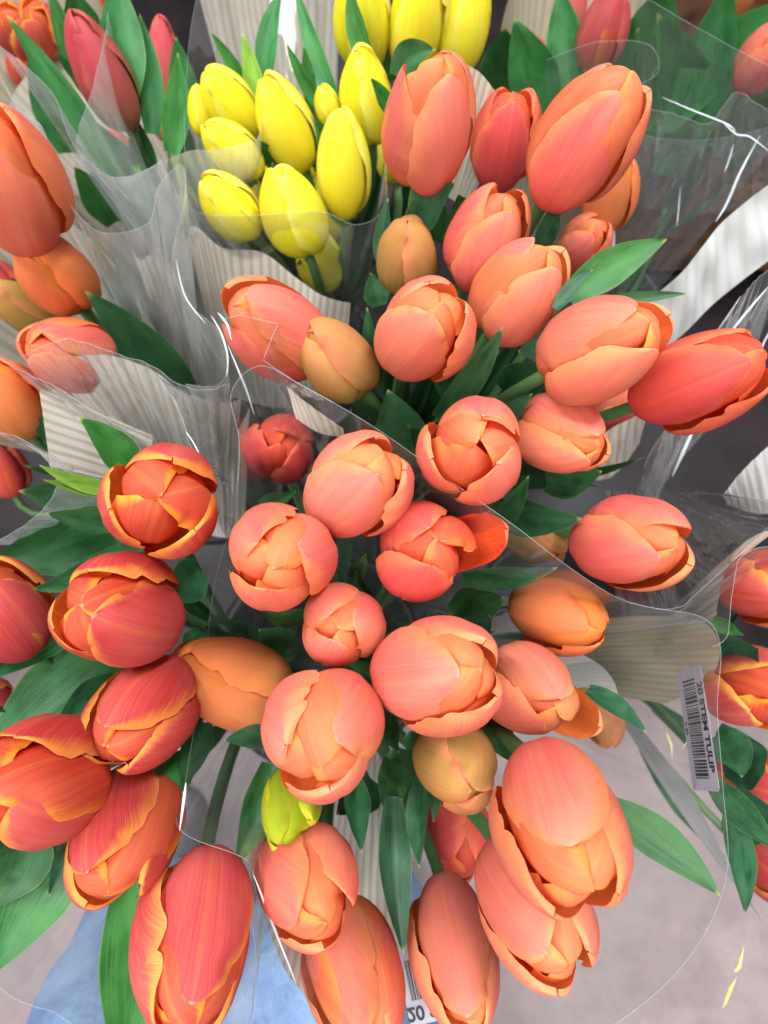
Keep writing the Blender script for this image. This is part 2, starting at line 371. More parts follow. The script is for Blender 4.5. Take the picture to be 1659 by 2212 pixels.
# ------------------------------------------------------------------ tulips
def petal_grid(R, L, az, k, lenf, opn, hwf, twist, rng, ruf=.05, curl=.0, peel=0.0, flat=1.0, nr=36, nc=17, inner=False, pt=0):
    q = np.linspace(0, 1, nr); t = 1 - (1 - q) ** 1.35
    th = np.radians(-88 + t * (88 + (91 - 62 * opn)))
    if inner: th = np.radians(-88 + t * (88 + (100 - 80 * opn)))
    c = np.cos(th); ac = np.abs(c)
    r = k * R * np.where(th < 0, ac ** .62, np.sign(c) * ac ** (pt if pt else .85 if inner or L < 2.9 * R else 1.0))
    h1, h2 = .40 * L * lenf, .60 * L * lenf
    z = np.where(th < 0, h1 + h1 * np.sin(th), h1 + h2 * np.sin(th))
    if not inner: r = r + R * rng.uniform(.0, .09) * np.clip((t - .80) / .20, 0, 1) ** 1.6
    tt = np.clip((t - .38) / .62, 0, 1)
    r = r + peel * R * tt ** 1.3; z = z - peel * R * .25 * tt ** 2
    cl = np.stack([r * math.cos(az), r * math.sin(az), z], -1)
    T = nrm(np.gradient(cl, axis=0)); B0 = np.array([-math.sin(az), math.cos(az), 0.0])
    N = nrm(np.cross(B0[None], T)); 
    inw = -np.array([math.cos(az), math.sin(az), 0.0])
    mid = nr // 2
    if np.dot(N[mid], inw) < 0: N = -N
    ct, st = math.cos(twist), math.sin(twist)
    B = B0[None] * ct + N * st; N2 = N * ct - B0[None] * st
    x = np.clip((t - .48) / .52, 0, 1)
    sh = np.where(t < .48, .42 + .58 * np.sin(np.clip(t / .48, 0, 1) * math.pi / 2) ** 1.1, np.maximum(1 - x ** 2.5, 0) ** .58)
    hw = R * hwf * sh
    hw = np.maximum(hw, R * .012)
    rc = np.maximum((.34 if inner else .46) * R, np.minimum(r, k * R) * (.95 if inner else .80)) * flat
    s = np.linspace(-1, 1, nc); s = np.sign(s) * np.abs(s) ** .85
    upr = np.clip((t - .45) / .25, 0, 1)
    side = [1 + .045 * upr * wob(t, rng, 6, 3.2) for _ in range(2)]
    for sd in range(2):                    # a nick or two in the margin
        if rng.random() < .55: side[sd] = side[sd] - rng.uniform(.06, .20) * np.exp(-((t - rng.uniform(.72, .93)) / rng.uniform(.018, .04)) ** 2)
    hws = np.where(s[None] < 0, (hw * side[0])[:, None], (hw * side[1])[:, None])
    a = hws * s[None] / rc[:, None]
    lat = rc[:, None] * np.sin(a); dep = rc[:, None] * (1 - np.cos(a))
    up = np.clip((t - .2) / .5, 0, 1)[:, None]
    wl, wr = wob(t, rng, 5, 1.7), wob(t, rng, 5, 1.7)
    e = np.abs(s)[None]
    ruff = R * ruf * e ** 3 * np.where(s[None] < 0, wl[:, None], wr[:, None]) * up
    crl = R * curl * e ** 4 * up
    rib = R * .030 * np.exp(-(s[None] / .09) ** 2) * np.sin(np.clip(t, 0, 1) * math.pi)[:, None]
    lo = R * .022 * (wob(t, rng, 3, 1.1)[:, None] * wob(s * .5, rng, 3, .9)[None])
    # uneven margin: rows bend so that the rim is not a clean arc
    marg = R * .03 * wob(s * .5 + .5, rng, 4, 1.4)[None] * (t[:, None] ** 6)
    pts = cl[:, None] + B[:, None] * lat[..., None] + N2[:, None] * (dep + ruff + crl + rib + lo)[..., None] + T[:, None] * marg[..., None]
    uv = np.stack([np.repeat((s[None] + 1) / 2, nr, 0), np.repeat(t[:, None], nc, 1)], -1)
    ve = np.stack([(hw[:, None] * s[None]) / R / (.34 + .72 * t[:, None]), np.repeat(t[:, None], nc, 1)], -1)
    return pts.reshape(-1, 3), uv.reshape(-1, 2), ve.reshape(-1, 2), nr, nc

TULIPS = []      # (object, sheet x, sheet y, depth, base point, axis, bouquet)
TIE = {'A': (770, 1420, .60), 'B': (895, 1060, .62), 'C': (600, 1434, .60), 'D': (445, 1000, .64), 'E': (705, 760, .72),
       'F': (520, 720, .72), 'G': (1330, 1490, .60), 'H': (1320, 650, .74), 'I': (1130, 600, .74), 'J': (330, 520, .85)}
GROUP = {'A': 'coral tulips of the central bouquet', 'B': 'coral tulips of the upper right bouquet', 'C': 'red and yellow tulips of the lower left bouquet',
         'D': 'tulips of the bouquet at the left edge', 'E': 'yellow tulips', 'F': 'crimson tulips at the top left', 'G': 'red and yellow tulips at the right edge',
         'H': 'tulips in the top right corner', 'I': 'pink tulips behind the film at the top', 'J': 'blurred orange tulips in the top left corner'}

def leaf_mesh(p0, p1, p2, width, roll, fold, tipcurl=0.0, rng=None, normal=None, nr=26, nc=9, base_w=.55, wave=.05):
    rng = rng or random.Random(1)
    t = np.linspace(0, 1, nr)[:, None]
    c = (1 - t) ** 2 * p0 + 2 * t * (1 - t) * p1 + t ** 2 * p2
    T = nrm(np.gradient(c, axis=0))
    ref = (CAMP - c) if normal is None else np.repeat(np.asarray(normal, float)[None], nr, 0)
    N = nrm(ref - (ref * T).sum(1, keepdims=True) * T); B = np.cross(T, N)
    ro = roll + rng.uniform(-.1, .1) + .25 * rng.uniform(-1, 1) * t
    N, B = N * np.cos(ro) - B * np.sin(ro), B * np.cos(ro) + N * np.sin(ro)
    tt = t[:, 0]
    w = np.where(tt < .42, base_w + (1 - base_w) * np.sin(tt / .42 * math.pi / 2), np.maximum(1 - ((tt - .42) / .58) ** 1.55, 0) ** .95)
    w = np.maximum(w, .015) * width / 2
    s = np.linspace(-1, 1, nc)
    lat = w[:, None] * s[None] * math.cos(fold)
    wl, wr = wob(tt, rng, 4, 1.1), wob(tt, rng, 4, 1.1)
    dep = w[:, None] * (np.abs(s[None]) ** 1.25) * math.sin(fold) + width * wave * (s[None] ** 2) * np.where(s[None] < 0, wl[:, None], wr[:, None])
    dep = dep + tipcurl * width * (np.clip((t - .8) / .2, 0, 1) ** 2)
    v = c[:, None] + B[:, None] * lat[..., None] + N[:, None] * dep[..., None]
    uv = np.stack([np.repeat((s[None] + 1) / 2, nr, 0), np.repeat(tt[:, None], nc, 1)], -1)
    return v.reshape(-1, 3), grid_faces(nr, nc), uv.reshape(-1, 2)

def tulip(bq, cx, cy, tx, ty, W, label, mat='coral', D=.045, lr=1.35, mode='f', ang=30, op=(.14, .18, .12), iop=.06, peel=(0, 0, 0),
          tint=(1, 1, 1), leaves=1, ruf=.09, curl=0.0, fill=1.0):
    seed = int(cx * 7 + cy * 13 + W) & 0xffff
    rng = random.Random(seed)
    if bq == 'E': D = W * ((.41 - .00007 * cy) if fill == 1.0 else .46) / F
    pt = {'yellow': 1.25, 'pink': 1.3}.get(mat, 0)
    d = D * F / W; R = D / 2 * 1.05; L = D * lr * 1.02
    C = P(cx, cy, d)
    ray = nrm(P(tx, ty, 1.0) - CAMP); h = .44 * L
    m = CAMP - C; bq2 = np.dot(m, ray); disc = bq2 * bq2 - (np.dot(m, m) - h * h)
    q = -bq2 - math.sqrt(disc) if disc > 0 else -bq2
    tip = CAMP + ray * q
    ax = nrm(tip - C)
    front = CAMP - C; front = front - np.dot(front, ax) * ax
    imv = np.array([tx - cx, -(ty - cy)]); tang = math.degrees(math.atan2(imv[1], imv[0]))
    if np.linalg.norm(front) < 1e-4: front = RIGHT
    X = nrm(front); Y = np.cross(ax, X)
    rot = math.radians(ang if mode == 'f' else ang - (tang + 180))
    base = C - ax * (.46 * L)
    o = empty('tulip', base); tag(o, label, 'tulip', GROUP[bq])
    fr = np.stack([X, Y, ax], 1)
    def put(name, pts, faces, mt, uv=None, uv2=None, color=None):
        ob = child(name, pts @ fr.T + base, faces, mt, o, uv=uv, uv2=uv2)
        if color is not None: ob.color = color
        return ob
    j = lambda a: rng.uniform(1 - a, 1 + a)
    for ring in (1, 0):                      # inner three, then the outer three
        for i in range(3):
            az = rot + i * 2.0944 + (1.0472 if ring else 0) + rng.uniform(-.09, .09)
            if ring: k, lf, on, hw, pe = .77 * j(.04), (.955, .905, .93)[i] * j(.012), max(0, iop + rng.uniform(-.04, .08)), .98 * fill, 0
            else: k, lf, on, hw, pe = 1.0 * j(.02), (.97 if op[i] > .07 else 1.0) * j(.035), op[i] * 1.15 + (.10 + rng.uniform(-.05, .07) if op[i] > .07 else 0), 1.05 * j(.05) * fill * (1 - .25 * min(1, peel[i] * 1.6)), peel[i]
            pts, uv, ve, nr, nc = petal_grid(R, L, az, k, lf, on, hw, math.radians(rng.uniform(10, 22) if ring else rng.uniform(3, 7)), rng, ruf=ruf * j(.4), curl=curl + rng.uniform(.03, .10), peel=pe, inner=bool(ring), pt=pt, flat=1 - .35 * min(1, pe * 1.6))
            b = j(.07)
            col = (tint[0] * b, tint[1] * b * j(.05), tint[2] * b * j(.05), 1)
            if ring: col = (col[0] * 1.0, col[1] * 1.02, col[2] * .62, 1)
            put('petal', pts, grid_faces(nr, nc), M[mat], uv, ve, col)
    # stem towards the tie of its bouquet
    tie = P(*TIE[bq]) + np.array([rng.uniform(-.02, .02), rng.uniform(-.02, .02), 0])
    p1 = base - ax * .07
    t = np.linspace(0, 1, 14)[:, None]
    c = (1 - t) ** 3 * (base + ax * .003) + 3 * t * (1 - t) ** 2 * p1 + 3 * t ** 2 * (1 - t) * (tie + [0, 0, .10]) + t ** 3 * tie
    v, f = tube(c, np.linspace(.0036, .0042, 14), 8); child('stem', v, f, M['stem'], o)
    TULIPS.append((o, cx, cy, d, base, ax, bq))
    for n in range(leaves):                  # leaves that clasp the stem below the bloom
        a = rng.uniform(0, 6.28); out = X * math.cos(a) + Y * math.sin(a)
        s0 = c[rng.choice((7, 8, 9))]; ln = rng.uniform(.085, .12)
        p2 = base + out * rng.uniform(.018, .032) - ax * rng.uniform(.008, .03)
        p1b = (s0 + p2) / 2 + out * .02
        v, f, uv = leaf_mesh(s0, p1b, p2, rng.uniform(.020, .030), 0, rng.uniform(.5, .95), 0, rng, normal=-out if rng.random() < .0 else out)
        lf = child('leaf', v, f, M['leaf'], o, uv=uv); b = rng.uniform(.5, 1.0); lf.color = (b * rng.uniform(.9, 1.3), b, b * rng.uniform(.85, 1.25), 1)
    return o

T_ = tulip
# --- A: the central bouquet
T_('A', 605, 1203, 596, 1208, 236, 'round coral tulip left of centre, seen from above, below the small dark red one', 'coral', mode='i', ang=15, op=(.10, .16, .2), tint=(1, .96, .98))
T_('A', 775, 1050, 828, 1003, 222, 'smooth peach coral tulip right at the diagonal film edge, above the picture centre', 'peach', mode='f', ang=5, op=(.1, .2, .22), lr=1.25)
T_('A', 918, 1192, 950, 1176, 212, 'deep coral tulip with one petal peeled away to the right', 'rose', mode='i', ang=10, op=(.3, .12, .12), peel=(.75, 0, 0), tint=(1.08, 1.15, 1.1))
T_('A', 738, 1350, 735, 1354, 182, 'small three-lobed peach tulip at the middle of the central bouquet', 'peach', D=.038, mode='i', ang=8, op=(.08, .1, .1), tint=(.97, .95, .95))
T_('A', 697, 1578, 688, 1632, 262, 'large peach coral tulip directly above the lime green bud', 'peach', mode='f', ang=-35, op=(.1, .2, .25), D=.048, lr=1.3, curl=.05)
T_('A', 945, 1456, 1028, 1452, 252, 'large coral tulip right of the small three-lobed one, opening to the right', 'coral', mode='f', ang=0, op=(.1, .22, .24), D=.048, tint=(1, 1.04, 1.02))
T_('A', 505, 1470, 398, 1428, 188, 'orange green tulip lying towards the left with a flared tip', 'amber', mode='f', ang=60, op=(.1, .32, .1), lr=1.5)
T_('A', 985, 1652, 1018, 1700, 172, 'closed green and orange bud below the large coral tulip, tip downwards', 'bud', mode='f', ang=60, op=(.02, .03, .02), D=.038, iop=.02)
T_('A', 1205, 1330, 1288, 1356, 164, 'orange tulip right of centre, pointing right, below the diagonal film edge', 'amber', mode='f', ang=10, op=(.12, .22, .15), D=.04, lr=1.5, tint=(1.08, 1.02, 1))
T_('A', 1143, 1492, 1206, 1536, 190, 'peach tulip with one hollow petal hanging open at its lower right', 'peach', mode='i', ang=335, op=(.35, .12, .12), peel=(.6, 0, 0), D=.042)
T_('A', 1205, 1775, 1252, 1902, 284, 'largest coral tulip at the lower right, split petal, opening downwards', 'coral', mode='f', ang=-5, op=(.16, .24, .26), lr=1.36, D=.047, tint=(1.02, 1.05, 1), leaves=0)
T_('A', 1150, 1955, 1212, 2070, 236, 'peach coral tulip half hidden below the largest coral tulip', 'peach', mode='f', ang=20, op=(.16, .24, .2), lr=1.45, D=.046, leaves=0)
T_('A', 980, 2040, 1008, 2185, 186, 'slim closed peach tulip at the bottom, right of the long dark leaf', 'peach', mode='f', ang=0, op=(.1, .12, .16), lr=1.75, D=.042, tint=(.97, 1, .98), leaves=0)
T_('A', 663, 1905, 692, 1992, 210, 'coral tulip with a torn hollow tip below the lime green bud', 'coral', mode='f', ang=50, op=(.16, .16, .28), D=.044, tint=(.98, .98, .95))
T_('A', 760, 2090, 805, 2240, 206, 'coral tulip at the bottom edge with its tip cut off by the picture', 'coral', mode='f', ang=25, op=(.12, .3, .12), lr=1.6, D=.045, tint=(1, 1.06, 1), leaves=0)
T_('A', 985, 1800, 1000, 1880, 150, 'shaded dark red tulip behind the slim closed peach tulip', 'rose', mode='f', ang=40, D=.046, lr=1.4, leaves=0)
T_('A', 625, 1742, 612, 1812, 124, 'lime green bud with a curled yellow petal under the large peach coral tulip', 'lime', mode='f', ang=60, op=(.05, .28, .45), peel=(0, .15, .3), D=.027, lr=1.5, curl=.2)
T_('A', 858, 1722, 872, 1778, 74, 'thin green bud with a reddish tip deep between the dark leaves', 'bud', mode='f', ang=60, op=(.02, .03, .02), D=.022, lr=1.9, leaves=0, tint=(.7, .85, .6))
T_('A', 1292, 1528, 1312, 1596, 98, 'pale greenish bud behind the peach tulip with the hollow petal', 'bud', mode='f', ang=30, op=(.05, .08, .06), D=.028, lr=1.7, tint=(1.1, 1.05, 1.1), leaves=0)
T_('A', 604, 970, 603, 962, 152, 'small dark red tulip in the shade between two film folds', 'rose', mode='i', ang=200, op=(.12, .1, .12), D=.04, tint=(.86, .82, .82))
T_('A', 1162, 1168, 1198, 1192, 110, 'dull green brown bud under the film beside the rightmost coral tulip of the diagonal', 'bud', mode='f', ang=40, op=(.03, .03, .03), D=.032, tint=(.9, .9, .85), leaves=0)
# --- B: the upper right bouquet
T_('B', 930, 272, 960, 140, 196, 'tall peach coral tulip beside the yellow tulips, tip hollow at the top', 'peach', mode='f', ang=40, op=(.08, .12, .5), lr=1.55, tint=(1, .98, .98))
T_('B', 1090, 308, 1108, 215, 148, 'pink coral tulip between the two tall ones at the top', 'rose', mode='f', ang=0, op=(.14, .22, .24), D=.042, lr=1.42, tint=(1.03, 1.05, 1.05))
T_('B', 1262, 308, 1352, 178, 214, 'largest tulip of the upper right, coral with rolled orange side petals', 'coral', mode='f', ang=12, op=(.14, .34, .34), lr=1.5, D=.047, tint=(1, .98, .98))
T_('B', 1050, 522, 1092, 438, 172, 'coral tulip under the pink coral one, opening up and to the right', 'coral', mode='f', ang=30, op=(.12, .3, .2), D=.043, tint=(.99, .97, .97))
T_('B', 1262, 525, 1290, 490, 108, 'small peach tulip peeping out beneath the largest tulip of the upper right', 'coral', mode='f', ang=0, op=(.12, .22, .22), D=.036)
T_('B', 1318, 425, 1342, 345, 112, 'yellowish orange tulip hidden behind the largest tulip of the upper right', 'amber', mode='f', ang=0, D=.036, lr=1.6, tint=(1.05, 1.1, 1), leaves=0)
T_('B', 1122, 635, 1182, 555, 186, 'peach tulip with a tightly folded orange heart, above the picture centre line at the right', 'peach', mode='f', ang=35, op=(.1, .3, .14), D=.044)
T_('B', 918, 716, 952, 668, 208, 'peach tulip with its top petal lifted like a hood', 'peach', mode='f', ang=-10, op=(.08, .16, .36), D=.046)
T_('B', 1290, 758, 1398, 708, 214, 'plump peach tulip at the right pointing right, one petal tip standing up', 'peach', mode='f', ang=60, op=(.12, .38, .12), lr=1.42, tint=(1, .99, .97), peel=(0, .12, 0))
T_('B', 1505, 825, 1632, 775, 204, 'deep coral tulip at the right edge with a flared open tip', 'rose', mode='f', ang=0, op=(.12, .38, .42), lr=1.5, D=.046, tint=(1.06, 1.1, 1.05))
T_('B', 1210, 940, 1282, 970, 172, 'coral tulip below the plump peach one, white fleck on its rim', 'coral', mode='f', ang=60, op=(.1, .26, .14), D=.042, tint=(1, 1.05, 1))
T_('B', 1325, 880, 1372, 862, 104, 'coral tulip tucked behind the plump peach one', 'coral', mode='f', ang=60, D=.036, leaves=0)
T_('B', 1020, 972, 1028, 955, 226, 'wide open coral tulip with three spread petals above the diagonal film edge', 'coral', mode='i', ang=75, op=(.2, .34, .24), peel=(0, .12, 0), iop=.12, D=.047, tint=(1.02, 1.02, 1.05))
T_('B', 880, 560, 882, 492, 128, 'green orange bud beside the yellow bouquet, standing upright', 'bud', mode='f', ang=60, op=(.03, .03, .03), D=.034, iop=.02)
T_('B', 1360, 1172, 1448, 1182, 206, 'coral tulip touching the lower end of the diagonal film edge', 'coral', mode='f', ang=30, op=(.12, .26, .2), lr=1.4, D=.046, tint=(.99, .97, .97))
T_('B', 600, 715, 515, 655, 192, 'coral tulip seen through folded film, pointing up to the left', 'coral', mode='f', ang=45, op=(.12, .14, .2), lr=1.45, D=.046, tint=(.95, .92, .92))
T_('B', 732, 780, 678, 716, 148, 'closed olive orange bud right of the film covered coral tulip', 'bud', mode='f', ang=60, op=(.02, .02, .08), D=.036, lr=1.4, iop=.02, tint=(1.02, 1, 1))
# --- C: the lower left bouquet
T_('C', 352, 1083, 350, 1072, 248, 'wide open red tulip with yellow rims showing its orange inside', 'flame', mode='i', ang=75, op=(.42, .5, .46), iop=.10, D=.048, ruf=.08, fill=.98, tint=(1.05, 1.1, 1.05))
T_('C', 262, 1316, 185, 1312, 244, 'red tulip with crinkled yellow rims, opening to the left', 'flame', mode='f', ang=-20, op=(.12, .34, .36), D=.048, ruf=.08)
T_('C', 312, 1538, 235, 1608, 216, 'red tulip with a ragged dark tip, third down on the left', 'flame', mode='f', ang=35, op=(.16, .2, .34), lr=1.45, ruf=.08)
T_('C', 82, 1682, -12, 1694, 262, 'large red tulip cropped by the left edge, yellow orange lower petal', 'flame', mode='f', ang=-40, op=(.14, .3, .3), lr=1.4, D=.048, tint=(1.05, 1.05, 1.05))
T_('C', 268, 1800, 222, 1912, 226, 'red tulip with a golden scalloped petal edge, below the ragged one', 'flame', mode='f', ang=45, op=(.18, .2, .36), lr=1.42, D=.046, ruf=.08, tint=(1, 1.05, 1))
T_('C', 422, 2018, 402, 2196, 250, 'big pinkish red tulip at the bottom left, hanging open downwards', 'flame', mode='f', ang=-12, op=(.14, .22, .32), lr=1.55, D=.047, tint=(1.06, 1.15, 1.25), leaves=0)
T_('C', 2, 1318, -40, 1245, 196, 'red tulip cut by the left edge beside the crinkled one', 'flame', mode='f', ang=20, op=(.14, .3, .3), D=.044)
T_('C', -28, 1512, -60, 1500, 96, 'tiny sliver of a dark red tulip at the left edge', 'flame', mode='f', ang=0, D=.036, leaves=0, tint=(.9, .9, .9))
# --- D: left edge
T_('D', 26, 400, -28, 268, 214, 'large coral tulip cropped by the left edge, above the small orange ones', 'coral', mode='f', ang=-12, op=(.1, .14, .16), lr=1.6, D=.05, tint=(1.04, 1, .9))
T_('D', 124, 592, 72, 528, 146, 'orange and olive tulip with a closed tip at the left', 'amber', mode='f', ang=55, op=(.06, .08, .14), D=.04, lr=1.5, tint=(1.08, 1.05, 1))
T_('D', 58, 668, -4, 628, 96, 'narrow green bud at the left edge under the olive orange tulip', 'bud', mode='f', ang=60, op=(.02, .02, .02), D=.03, lr=1.6, tint=(.95, 1.08, .9))
T_('D', 150, 764, 72, 745, 152, 'coral tulip half covered by film above the ribbed cream paper', 'coral', mode='f', ang=60, op=(.1, .12, .12), D=.042, lr=1.45)
T_('D', 18, 865, -20, 800, 150, 'blurred orange tulip behind film at the left edge', 'amber', mode='f', ang=0, D=.042, tint=(1.12, 1.1, 1))
T_('D', 0, 630, -30, 560, 110, 'crimson tulip peeping out at the left edge beneath the large coral one', 'pink', mode='f', ang=0, D=.042, tint=(1, .7, .7))
T_('D', 5, 1015, -20, 960, 96, 'faint reddish tulip behind haze-painted film at the left edge', 'rose', mode='f', ang=0, D=.042, leaves=0)
# --- E: the yellow bouquet
YG = dict(mat='yellow', D=.041, leaves=1, op=(.08, .1, .12), ruf=.04)
T_('E', 497, 224, 452, 158, 106, 'yellow tulip at the left end of the upper yellow row', mode='f', ang=20, lr=1.65, **YG)
T_('E', 618, 272, 576, 178, 118, 'yellow tulip third from the left, long and upright with a pointed tip', mode='f', ang=10, lr=1.75, **YG)
T_('E', 505, 325, 452, 276, 98, 'yellow tulip second in the left column, partly behind film', mode='f', ang=20, lr=1.6, **YG)
T_('E', 742, 364, 736, 252, 116, 'yellow tulip in the middle front, slender and complete, above the film fold', mode='f', ang=0, lr=1.9, **YG)
T_('E', 792, 214, 778, 118, 116, 'yellow tulip just left of the tall peach coral one', mode='f', ang=50, lr=1.7, **YG)
T_('E', 785, 40, 782, -70, 128, 'yellow tulip at the top edge crossed by a green leaf', mode='f', ang=30, lr=1.75, **YG)
T_('E', 905, 50, 925, -70, 132, 'yellow tulip at the top edge above the dark curled leaf', mode='f', ang=10, lr=1.75, **YG)
T_('E', 1008, 45, 1030, -70, 112, 'yellow tulip at the top edge, rightmost of the yellow ones, under film', mode='f', ang=40, lr=1.75, **YG)
T_('E', 636, 458, 606, 370, 138, 'yellow tulip lowest in the middle, ragged top, its base behind film', mode='f', ang=55, lr=1.45, **YG)
T_('E', 498, 448, 448, 390, 112, 'yellow tulip lowest in the left column, wholly behind film', mode='f', ang=20, lr=1.5, **YG)
T_('E', 708, 228, 698, 190, 54, 'small yellow tulip peeping out between the taller ones', mode='f', ang=30, lr=1.5, **{**YG, 'D': .028})
T_('E', 432, 240, 420, 165, 52, 'narrow yellow tulip seen edge on at the far left of the yellow ones', mode='f', ang=30, lr=1.8, **{**YG, 'D': .026, 'tint': (.95, .85, .8)})
T_('E', 690, 560, 672, 500, 100, 'yellow tulip deepest in the bouquet, dimmed by two layers of film', mode='f', ang=30, lr=1.5, **{**YG, 'fill': .97})
for x, y, w, l in ((655, 335, 80, 'yellow tulip behind the long upright one with the pointed tip'), (700, 455, 84, 'yellow tulip behind the slender complete one'), (845, 330, 74, 'yellow tulip hidden beside the tall peach coral one'),
                   (560, 400, 78, 'yellow tulip squeezed between the two lowest ones')):
    T_('E', x, y, x - 14, y - 70, w, l, mode='f', ang=25, lr=1.7, **{**YG, 'fill': .97})
# --- F, I, H, J: the back
T_('F', 228, 172, 172, 58, 116, 'pointed crimson bud tulip at the top left between green leaves', 'pink', mode='f', ang=20, op=(.03, .04, .03), D=.038, lr=1.9, iop=.02)
T_('F', 362, 150, 345, 45, 74, 'slim crimson bud half hidden by a leaf, right of the pointed one', 'pink', mode='f', ang=20, op=(.03, .03, .03), D=.03, lr=2.2, iop=.02)
T_('F', 270, 345, 248, 292, 62, 'dim crimson bud behind the looped film edge', 'pink', mode='f', ang=20, op=(.03, .03, .03), D=.03, lr=1.7, iop=.02)
T_('F', 232, 385, 215, 345, 50, 'small orange red bud low behind the looped film edge', 'rose', mode='f', ang=20, op=(.03, .03, .03), D=.028, lr=1.7, iop=.02, leaves=0)
T_('F', 352, 250, 340, 190, 56, 'crimson bud low behind the upright pale leaf at the top left', 'pink', mode='f', ang=20, op=(.03, .03, .03), D=.03, lr=1.8, iop=.02, leaves=0)
T_('I', 1302, 68, 1332, -20, 104, 'pink tulip with a yellow green petal stripe at the top edge', 'pink', mode='f', ang=0, op=(.08, .12, .1), D=.04, lr=1.7, tint=(1.1, 1.2, 1.1))
T_('I', 1238, 10, 1250, -60, 70, 'dull pink tulip at the top edge behind film', 'pink', mode='f', ang=30, D=.036, lr=1.6)
T_('I', 1158, 98, 1124, 60, 38, 'thin pink bud lying behind the film at the top', 'pink', mode='f', ang=30, op=(.02, .02, .02), D=.02, lr=2.4, iop=.02, leaves=0)
T_('H', 1652, 130, 1690, 80, 112, 'coral tulip cut by the right edge in the leafy top right corner', 'coral', mode='f', ang=20, D=.042, tint=(.95, .95, 1))
T_('H', 1668, 220, 1700, 190, 60, 'small red tulip under the coral one in the top right corner', 'flame', mode='f', ang=20, D=.036)
T_('H', 1600, -30, 1625, -90, 90, 'orange tulip barely showing at the top edge near the right corner', 'amber', mode='f', ang=20, D=.042)
for x, y, w, l in ((35, 70, 86, 'blurred orange tulip nearest the top left corner'), (92, 62, 92, 'blurred orange tulip second from the top left corner'),
                   (60, 150, 76, 'blurred red tulip below the two in the top left corner'), (205, 30, 70, 'blurred orange tulip at the top between two leaves'),
                   (105, 235, 60, 'faint red tulip far behind the long narrow leaf at the left'), (150, 0, 66, 'blurred orange red tulip at the top edge right of the corner'), (8, 135, 70, 'blurred red tulip at the left edge near the top corner'), (130, 110, 60, 'blurred dark red tulip between the corner and the pointed crimson bud')):
    T_('J', x, y, x - 18, y - 40, w, l, 'flame', D=.046, leaves=0, mode='f', ang=x, op=(.2, .3, .2), tint=(1.1, 1.2, 1))
# --- G: right edge
T_('G', 1650, 1272, 1720, 1290, 160, 'red and yellow tulip behind film, uppermost at the right edge', 'flame', mode='f', ang=20, D=.046, op=(.2, .3, .2))
T_('G', 1622, 1486, 1690, 1500, 178, 'red and yellow tulip at the right edge with a drooping open petal', 'flame', mode='f', ang=40, D=.048, op=(.3, .5, .4), peel=(.2, .25, 0), iop=.2, tint=(1.05, 1.2, 1.1))
T_('G', 1640, 1690, 1710, 1720, 150, 'red tulip below the drooping one at the right edge, behind leaves', 'flame', mode='f', ang=10, D=.046)
T_('G', 1668, 1880, 1730, 1930, 120, 'red tulip lowest at the right edge', 'flame', mode='f', ang=10, D=.046)

# ------------------------------------------------------------------ leaves placed one by one (each a part of the tulip next to it)
def leaf(bq, x0, y0, d0, x1, y1, d1, w, bend=0.0, roll=0.0, fold=.35, mat='leaf', tint=1.0, lift=.0, tipcurl=0.0, bw=.55):
    best = min((t for t in TULIPS if t[6] == bq), key=lambda t: (t[1] - x0) ** 2 + (t[2] - y0) ** 2)
    rng = random.Random(int(x0 * 3 + y1 * 7 + w) & 0xffff)
    p0, p2 = P(x0, y0, d0), P(x1, y1, d1)
    dx, dy = x1 - x0, y1 - y0
    dm = (d0 + d1) / 2 - lift
    p1 = P((x0 + x1) / 2 - dy * bend, (y0 + y1) / 2 + dx * bend, dm)
    v, f, uv = leaf_mesh(p0, p1, p2, w * (d0 + d1) / 2 / F, roll, fold, tipcurl, rng, base_w=bw)
    o = child('leaf', v, f, M[mat], best[0], uv=uv)
    b = tint * rng.uniform(.9, 1.12); o.color = (b * rng.uniform(.9, 1.25), b, b * rng.uniform(.8, 1.25), 1)
LB = 'leaf_bright'
